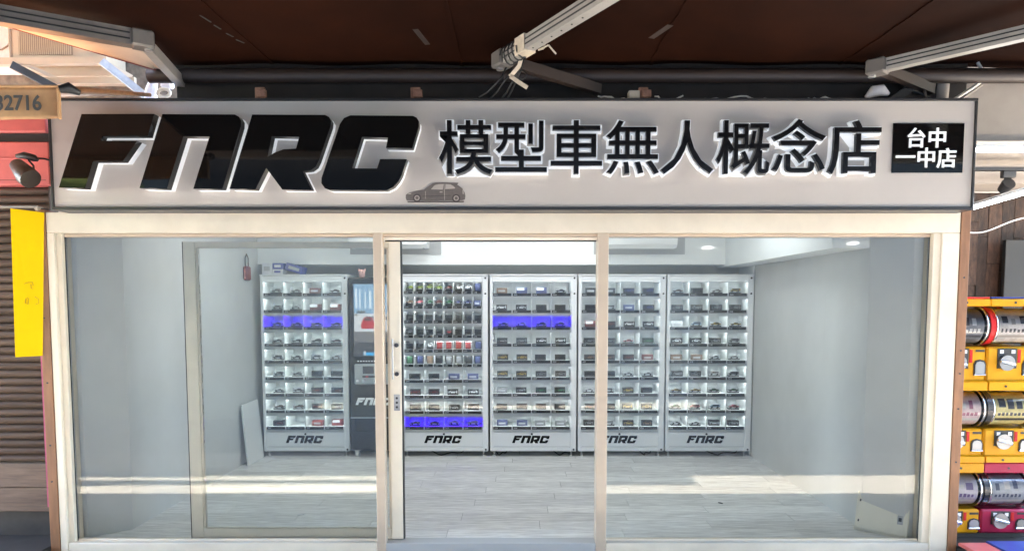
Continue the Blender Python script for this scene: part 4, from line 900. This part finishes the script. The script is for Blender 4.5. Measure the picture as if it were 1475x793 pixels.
ZS = SZ1 + 0.02
def topwire(px0, px1, seed, lab):
    r_ = random.Random(seed); n = 12
    tag(MB().tube([(X(px0 + (px1 - px0) * q / n, 140, -0.13), -0.11 + r_.uniform(-.015, .015), ZS + 0.003 + max(0.0, math.sin(q * (0.28 + 0.09 * seed) + seed)) * (0.012 + 0.004 * (seed % 3)) + r_.uniform(0, .003)) for q in range(n + 1)], 0.0055, 6).build('loose_wire', M['wire']), lab, 'wire', 'pale wires on top of the sign')
topwire(862, 918, 1, 'short pale wire lying on the sign top near its middle'); topwire(945, 985, 2, 'arched pale wire on sign top right of the rusty bracket'); topwire(1015, 1120, 4, 'long wavy pale wire on the sign top above the right characters'); topwire(1165, 1200, 3, 'short pale wire near the right end of sign top')
tag(bx('junction_box', M['tape'], None, X(905, 135, -.1), X(921, 135, -.1), -0.12, -0.06, ZS - 0.003, ZS + 0.055, bev=0.004), 'small pale junction box standing on the sign top', 'box')
# beige tarp of the neighbour at the left
h1 = PZ(243, 106, 3.03); h0 = h1 + (PZ(0, 35, 3.03) - h1) * 2.3
def tarp():
    top = [Vector((-6.5, -2.78, 3.025)), PZ(-900, -128, 3.03), PZ(-250, -15, 3.03), PZ(0, 29, 3.03), PZ(208, 65, 3.035), PZ(250, 128, 3.035)]
    tt = [0, 0.3, 0.62, 0.76, 0.9, 1.0]; n = 24; V = []
    for i in range(n + 1):
        t = i / n; k2 = max(q for q in range(5) if t >= tt[q] - 1e-9); tp_ = top[k2].lerp(top[k2 + 1], (t - tt[k2]) / (tt[k2 + 1] - tt[k2]))
        hx = h0.lerp(h1, t)
        for j in range(7): V.append(hx.lerp(tp_, j / 6) + Vector((0, 0, 0.006 * math.sin(j / 6 * math.pi) * math.sin(i * 0.9))))
    F_ = [(i * 7 + j, i * 7 + j + 1, (i + 1) * 7 + j + 1, (i + 1) * 7 + j) for i in range(n) for j in range(6)]
    V += [Vector((-7.5, h0.y, 3.02)), Vector((-7.5, -2.78, 3.02))]; m = len(V); F_.append((m - 2, m - 1, 6, 0))
    return V, F_
tp = empty('beige_tarp', (0, 0, 0), 'light beige tarpaulin strip with red hem, upper left beside the awning arm', 'tarpaulin')
V, F_ = tarp(); me = bpy.data.meshes.new('tarp_sheet'); me.from_pydata([tuple(v) for v in V], [], F_); me.materials.append(M['tarp']); me.polygons.foreach_set('use_smooth', [True] * len(F_)); link('tarp_sheet', me, tp).modifiers.new('thick', 'SOLIDIFY').thickness = 0.002
MB().cyl(h0, h1, 0.006, 6).build('red_hem', M['redbag'], tp)

# ---------------------------------------------------------------- right neighbour
tag(bx('dark_upper_wall', M['darkwall'], None, 2.862, 6.5, 0.10, 0.25, 3.022, 4.2), 'dark wall under the awning above the plaster beam at right', 'wall')
tag(bx('side_soffit', M['plaster'], None, 2.87, 6.0, 0.12, 0.9, 2.64, 3.02), 'grubby off white plaster beam right of the sign', 'beam')
tag(bx('neighbour_ceiling', M['plaster'], None, 2.91, 6.0, 0.901, 3.0, 2.50, 2.70), 'low plaster ceiling of the shop at right', 'ceiling')
tag(bx('side_partition', M['darkwall'], None, 2.906, 2.96, 0.16, 1.9, -0.01, 2.49), 'dark partition wall hidden behind the right timber strip', 'wall')
wp = empty('rustic_plank_wall', (2.96, 1.25, 0.0), 'wall of rustic brown vertical planks at right above the capsule machines', 'wall')
bx('backing_board', M['darkstep'], wp, 0.0, 3.0, 0.031, 0.06, 0.0, 2.49); px_ = 0.005; rw = random.Random(3)
while px_ < 2.9:
    wd = rw.uniform(0.07, 0.13); zz = rw.uniform(-0.5, 0)
    while zz < 2.49:
        ln = rw.uniform(0.35, 0.9); z0, z1 = max(zz, 0), min(zz + ln, 2.48); 
        if z1 - z0 > 0.02: bx('plank', M['rustwood'], wp, px_, px_ + wd - 0.004, rw.uniform(-0.012, 0), 0.03, z0 + 0.002, z1 - 0.002)
        zz += ln
    px_ += wd
tag(bx('grey_panel', M['slate'], None, X(1447, 390, 1.15), 5.4, 1.15, 1.19, 0.0, Z(345, 1.15), bev=0.004), 'plain dark grey panel in front of the rustic plank wall', 'panel')
def tube_lamp(p, q, lab):
    p, q = Vector(p), Vector(q); e = empty('tube_lamp', (p + q) / 2, lab, 'lamp', 'lit fluorescent tubes at right'); a, b = p - e.location, q - e.location
    MB().beam(a + Vector((0, 0, 0.032)), b + Vector((0, 0, 0.032)), 0.030, 0.022).build('housing', M['acwhite'], e); MB().cyl(a + Vector((0, 0, 0.006)), b + Vector((0, 0, 0.006)), 0.009, 12).build('tube', M['tube'], e)
    d = (b - a).normalized()
    for u_ in (a - d * 0.008, b + d * 0.008): MB().beam(u_ - d * 0.006, u_ + d * 0.006, 0.03, 0.06).build('end_cap', M['acwhite'], e)
tube_lamp((2.94, 0.085, Z(218, 0.085)), (4.2, 0.085, Z(218, 0.085)), 'lit horizontal fluorescent tube on the plaster beam right of the sign')
a_, b_ = P(1388, 305, 0.62), P(1485, 277, -0.03); tube_lamp(a_, b_, 'lit slanting fluorescent tube above the capsule machines')
tl = empty('track_spotlight', (X(1452, 248, 0.62), 0.62, Z(246, 0.62)), 'small black track spotlight on rail at right', 'lamp')
bx('rail', M['cable'], tl, -0.62, 1.4, -0.02, 0.02, 0.0, 0.025); bx('adapter', M['cable'], tl, -0.045, 0.05, -0.02, 0.02, -0.05, -0.0005, bev=0.004)
MB().tube([(-0.02, 0, -0.05), (-0.03, 0, -0.085)], 0.005, 6).build('yoke', M['cable'], tl); MB().tube([(0.02, 0, -0.05), (0.035, 0, -0.085)], 0.005, 6).build('yoke', M['cable'], tl); MB().tube([(0, -0.02, -0.09), (0, 0.0, -0.10), (0, 0.05, -0.13)], 0.04, 14, radii=[0.044, 0.046, 0.035]).build('lamp_head', M['cable'], tl)
bx('rail_hanger', M['cable'], tl, 0.9, 0.92, -0.01, 0.01, 0.0255, 0.09 + 0.02)
pts = [P(1387 + (1490 - 1387) * q / 14, 333 - 0.0 * q - 26 * (q / 14) ** 2.2 + 3 * math.sin(q * .5), 0.25) for q in range(15)]
tag(MB().tube(pts, 0.005, 6).build('loose_wire', M['wire']), 'sagging pale wire below the slanting tube lamp', 'wire', None)
# clutter above the right end of the sign
tag(MB().cyl(P(1354, 148, 0.05), P(1357, 112, 0.05), 0.045, 14).build('drain_pipe', M['plaster']), 'short fat grey pipe behind the top right corner of sign', 'pipe')
cl = MB(); cl.tube([P(1375, 143, -0.02), P(1400, 127, -0.02), P(1414, 117, -0.02), P(1414, 100, -0.02), P(1408, 90, -0.02)], 0.010, 8)
tag(cl.build('bent_conduit', M['wire']), 'bent pale conduit rising from the top right corner of sign', 'conduit')
cl = MB(); cl.tube([P(1380, 146, -0.05), P(1402, 131, -0.05), P(1415, 122, -0.05)], 0.006, 8)
tag(cl.build('thin_conduit', M['plaster']), 'thin conduit beside the bent one at the sign corner', 'conduit')
tag(MB().beam(P(1283, 146, -0.03), P(1322, 120, -0.03), 0.03, 0.05).build('dark_strut', M['cable']), 'black strut leaning behind the right end of the sign top', 'strut')
tag(MB().tube([P(1302, 128, -.04), P(1322, 133, -.04), P(1347, 146, -.04)], 0.008, 6).build('crossing_cable', M['cable']), 'dark cable crossing behind the right end of the sign top', 'cable')
tag(MB().tube([P(1330, 112, -.04), P(1331, 128, -.04), P(1334, 146, -.04)], 0.010, 6).build('upright_rod', M['darkarm']), 'upright dark rod behind the right end of sign top', 'rod')
bg_ = MB(); bg_.tube([P(1247, 140, -.05), P(1258, 132, -.05), P(1270, 130, -.05), P(1280, 136, -.05)], 0.03, 10, radii=[0.01, 0.035, 0.035, 0.012]); tag(bg_.build('plastic_bag', M['cloth']), 'crumpled whitish plastic bag on the sign top near its right end', 'bag')
# capsule machines
GY = 0.15
gz = {n_: Z(v, GY) for n_, v in dict(top=430, a=441, b=499, c=547, d=562, e=617, f=665, g=680, h=733).items()}
def machine(x0, x1, zb, zbt, zd0, zd1, zl, body, lid, lidtop, card, cap, lab, ledge=True):
    W = x1 - x0; e = empty('capsule_machine', (x0, GY, zb), lab, 'capsule machine', 'capsule machines stacked at right')
    q = lambda z: z - zb
    bx('body', M[body], e, 0.003, W - 0.003, 0.0, 0.36, 0.0, q(zd0) - 0.0005, bev=0.012)
    H = q(zd0) - q(zbt)
    lo = q(zbt)
    if ledge: 
        MB().prism([(0.0, 0.0), (-0.030, 0.004), (-0.030, lo * 0.85), (-0.003, lo)], 0.006, W - 0.006, 'x').build('ledge', M[body], e)
        MB().cyl((W * 0.36, -0.0302, lo * 0.45), (W * 0.36, -0.034, lo * 0.45), 0.008, 10).build('screw', M['screw'], e)
    kz = lo + H * 0.52
    MB().prism([(W * 0.22, lo + H * .35), (W * 0.62, lo + H * .35), (W * 0.62, q(zd0) - .012), (W * 0.22, q(zd0) - .012)], -0.004, -0.0005).build('coin_plate', M['slate'], e)
    kn = MB().cyl((W * 0.40, -0.0045, kz), (W * 0.40, -0.020, kz), 0.052, 20).build('knob', M['gmetal'], e)
    MB().box(-0.05, 0.05, -0.016, -0.0005, -0.011, 0.011, bev=0.004).build('knob_grip', M['chrome'], kn, (W * 0.40, -0.020, kz)).rotation_euler = (0, 0.25, 0)
    bx('price_sticker', M['gred'], e, W * 0.64, W * 0.70, -0.004, -0.0006, kz, q(zd0) - 0.02)
    for a in (0.30, 0.54): bx('coin_mark', M['whiteacr'], e, W * a - 0.012, W * a + 0.012, -0.0065, -0.0045, q(zd0) - 0.045, q(zd0) - 0.022)
    dx = W * 0.86; dw = 0.040; dz0, dz1 = lo + H * 0.14, lo + H * 0.62
    arch = [(dx - dw, dz0), (dx + dw, dz0), (dx + dw, dz1 - 0.03), (dx + dw * .7, dz1 - 0.008), (dx, dz1), (dx - dw * .7, dz1 - 0.008), (dx - dw, dz1 - 0.03)]
    MB().prism(arch, -0.006, -0.0006).build('chute_rim', M['gasket'], e)
    mid = lambda p, f: (dx + (p[0] - dx) * f, (dz0 + dz1) / 2 + (p[1] - (dz0 + dz1) / 2) * f)
    MB().prism([mid(p, 0.78) for p in arch], -0.009, -0.0062).build('chute_flap', M['gmetal'], e)
    bx('chute_lip', M['chrome'], e, dx - dw, dx + dw, -0.014, -0.0092, dz0, dz0 + 0.012, bev=0.003)
    bx('vent_slot', M['gasket'], e, dx - 0.03, dx + 0.03, -0.003, -0.0006, q(zd0) - 0.035, q(zd0) - 0.02)
    # drum: clear horizontal cylinder with a printed card inside and dark end caps
    zc = (q(zd0) + q(zd1)) / 2; r_ = (q(zd1) - q(zd0)) / 2 - 0.003; yc = r_ - 0.03
    def half(rr, n=20): return [(yc + rr * math.cos(math.pi * (0.5 + t / n)) , zc + rr * math.sin(math.pi * (0.5 + t / n))) for t in range(n + 1)]
    o = MB(); h_ = half(r_); n = len(h_)
    o.add([(a, y, z) for a in (0.045, W - 0.02) for y, z in h_], [(i, i + 1, n + i + 1, n + i) for i in range(n - 1)], True); o.build('drum_shell', M['clear'], e)
    o = MB(); h_ = half(r_ - 0.012); o.add([(a, y, z) for a in (0.065, W - 0.035) for y, z in h_], [(i, i + 1, n + i + 1, n + i) for i in range(n - 1)], True); cd_ = o.build('printed_card', M[card], e)
    ink1, ink2 = {'card1': ('inkwhite', 'inkdark'), 'card2': ('inkdark', 'carprint2'), 'card3': ('inkrose', 'inkwhite'), 'card4': ('inkdark', 'inkdark'), 'card5': ('inkviolet', 'inkwhite'), 'card6': ('inkslate', 'inkwhite')}[card]
    def onc(name, m, xa_, xb_, za_, zb_):            # a printed patch that follows the curve of the card
        rr = r_ - 0.0105; n2 = 4; vs = []
        for xx in (xa_, xb_):
            for t in range(n2 + 1):
                zz = za_ + (zb_ - za_) * t / n2; vs.append((xx, yc - math.sqrt(max(0.0, rr * rr - zz * zz)), zc + zz))
        MB().add(vs, [(i, i + n2 + 1, i + n2 + 2, i + 1) for i in range(n2)], True).build(name, M[m], e)
    rp = random.Random(card)
    for i in range(3):
        xx = 0.085 + i * 0.06; onc('card_picture', ink2 if i % 2 else ink1, xx, xx + rp.uniform(0.025, 0.05), 0.012 + rp.uniform(-.012, .012), 0.06 + rp.uniform(-.02, .02))
    for i in range(7): xx = 0.08 + i * 0.027; onc('card_text', ink1, xx, xx + rp.uniform(0.012, 0.021), -0.038, -0.016 + rp.uniform(-.004, .004))
    onc('card_stripe', ink2, 0.07, W - 0.045, -0.072, -0.056)
    for a, b in ((0.004, 0.045), (W - 0.02, W - 0.004)):
        hh = half(r_ * 1.0) + [(0.36, zc + r_), (0.36, zc - r_)]
        MB().prism(hh, a, b, 'x').build('drum_end', M[cap], e)
    MB().tube([(W - 0.020, y, z) for y, z in half(r_ + 0.001)], 0.005, 6).build('drum_rim', M['chrome'], e); MB().tube([(0.045, y, z) for y, z in half(r_ + 0.001)], 0.004, 6).build('drum_rim', M['chrome'], e)
    if zl > zd1 + 0.005:
        bx('lid', M[lid], e, 0.0, W, -0.02, 0.36, q(zd1) + 0.0005, q(zl), bev=0.006)
        MB().cyl((W * 0.5, -0.0202, (q(zd1) + q(zl)) / 2), (W * 0.5, -0.024, (q(zd1) + q(zl)) / 2), 0.008, 10).build('screw', M['screw'], e)
        if lidtop: bx('lid_top', M[lidtop], e, 0.004, W - 0.004, -0.018, 0.36, q(zl) + 0.0005, q(zl) + 0.012, bev=0.004)
    return e, cd_, W, zc, yc, r_
g1, g2, g3 = 2.83, 3.150, 3.475
z0g = 0.02
machine(g1, g2, gz['d'], gz['c'], gz['b'], gz['a'], gz['top'], 'gyellow', 'gyellow', 'gred', 'card1', 'gdark', 'yellow capsule machine with red lid, top of the stack beside the frame')
machine(g2, g3, gz['d'], gz['c'], gz['b'], gz['a'], gz['top'], 'gyellow', 'gyellow', 'gblue', 'card2', 'gred', 'yellow capsule machine with blue lid, top right at photo edge')
machine(g1 + 0.004, g2 + 0.004, gz['f'], gz['f'] + 0.05, gz['e'], gz['d'] - 0.001, gz['d'] - 0.001, 'gyellow', 'gyellow', None, 'card3', 'gdark', 'middle yellow capsule machine with pinkish drum, beside the frame')
e_, cdm, W_, zc_, yc_, r__ = machine(g2 + 0.004, g3 + 0.004, gz['f'], gz['f'] + 0.05, gz['e'], gz['d'] - 0.001, gz['d'] - 0.001, 'gyellow', 'gyellow', None, 'card4', 'gdark', 'middle yellow capsule machine with pale yellow drum card, at photo edge')
machine(g1 + 0.008, g2 + 0.008, z0g, z0g + 0.01, gz['h'], gz['g'], gz['f'] - 0.001, 'gyellow', 'gyellow', None, 'card5', 'gdark', 'bottom yellow capsule machine with violet print, beside the frame', ledge=False)
machine(g2 + 0.008, g3 + 0.008, z0g, z0g + 0.01, gz['h'], gz['g'], gz['f'] - 0.001, 'gmagenta', 'gmagenta', None, 'card6', 'gdark', 'crimson capsule machine at the bottom right of the stack', ledge=False)
tag(bx('machine_plinth', M['darkstep'], None, g1, g3 + 0.01, 0.17, 0.5, -0.011, 0.0195), 'dark plinth under the stacked capsule machines', 'plinth')
tag(bx('low_box', M['gpink'], None, 2.915, 3.10, -0.20, 0.0, -0.011, 0.012, bev=0.005), 'flat salmon pink box on ground before the yellow machines', 'box')
tag(bx('low_box', M['gpblue'], None, 3.11, 3.42, -0.22, 0.02, -0.011, 0.016, bev=0.005), 'flat blue box on the ground before the crimson machine', 'box')

# ---------------------------------------------------------------- the street behind the camera (seen only in reflections)
ob = empty('opposite_building', (0, -5.5, 0), 'grey building across the street behind the photographer', 'building')
tn = math.tan(SUN_EL); OH = lambda y: (5.5 + y) * tn - 0.13
def wing(x0, x1, h): 
    bx('wall', M['facade'], ob, x0, x1, -3.0, 0.0, -0.131, h)
    for fz in (5.6,):
        xx = x0 + 0.6
        while xx + 1.2 < x1: bx('window', M['facadewin'], ob, xx, xx + 1.1, 0.001, 0.02, fz, fz + 1.3); xx += 2.0
wing(-14, -0.75, OH(-2.11)); wing(-0.75, 1.72, OH(-1.83)); wing(1.72, 14, OH(-2.19))  # roof heights stepped to shape the sun strip on the paving
bx('shadow_rail', M['facade'], ob, -14, -0.75, -0.06, 0.0, OH(-1.95), OH(-1.83)); bx('shop_opening', M['facadewin'], ob, -9, 9, 0.001, 0.02, 2.75, 5.3)  # unseen rail added so its shadow splits the sun strip
bx('lower_front', M['oppwall'], ob, -9, 9, 0.001, 0.05, -0.131, 2.7495)  # paler lower front added to bounce fill light onto the shopfront
for (a_, b_, c_, d_, m_) in ((-6.2, -5.0, 0.1, 2.2, 'oppdark'), (-4.7, -3.2, 0.7, 2.0, 'oppdark'), (-2.9, -2.0, 0.1, 2.1, 'oppdark'), (-1.6, 0.5, 0.9, 2.2, 'oppdark'), (0.9, 1.8, 0.1, 2.1, 'oppdark'), (2.2, 3.3, 1.0, 2.1, 'oppdark'), (3.5, 4.1, 0.1, 2.3, 'oppdark'), (4.5, 6.5, 0.6, 2.1, 'oppdark'), (-8.5, -6.6, 0.5, 2.2, 'banner')):
    bx('shop_window', M[m_], ob, a_, b_, 0.0505, 0.07, c_, d_)

gm_ = mat('green_netting', (0.16, 0.22, 0.08), 0.8, var=0.1, scale=6); _nt = gm_.node_tree; _tr = _nt.nodes.new('ShaderNodeBsdfTranslucent'); _tr.inputs[0].default_value = (0.66, 0.74, 0.42, 1)
_mx = _nt.nodes.new('ShaderNodeMixShader'); _mx.inputs[0].default_value = 0.85
_nt.links.new(_nt.nodes['Principled BSDF'].outputs[0], _mx.inputs[1]); _nt.links.new(_tr.outputs[0], _mx.inputs[2]); _nt.links.new(_mx.outputs[0], _nt.nodes['Material Output'].inputs[0])
tag(MB().prism([(-5.8, 2.4), (-3.5, 2.4), (-3.75, 2.78), (-4.3, 3.02), (-5.8, 3.1)], -3.02, -3.015).build('green_sheet', gm_), 'green translucent sheet hanging across the street, out of frame', 'sheet')

M['walllamp'] = mat('lit_wall_lamp', (0.8, 0.8, 0.8), 0.4, emit=(1.0, 0.97, 0.9), estr=0.6); M['walllamp'].cycles.emission_sampling = 'NONE'
for x_, z_ in ((2.77, 2.38), (4.86, 2.44)):
    MB().prism([(x_ + 0.085 * math.cos(t * math.pi / 8), z_ + 0.024 * math.sin(t * math.pi / 8)) for t in range(16)], 0.0505 - 0.0, 0.13).build('wall_lamp', M['walllamp'], ob)
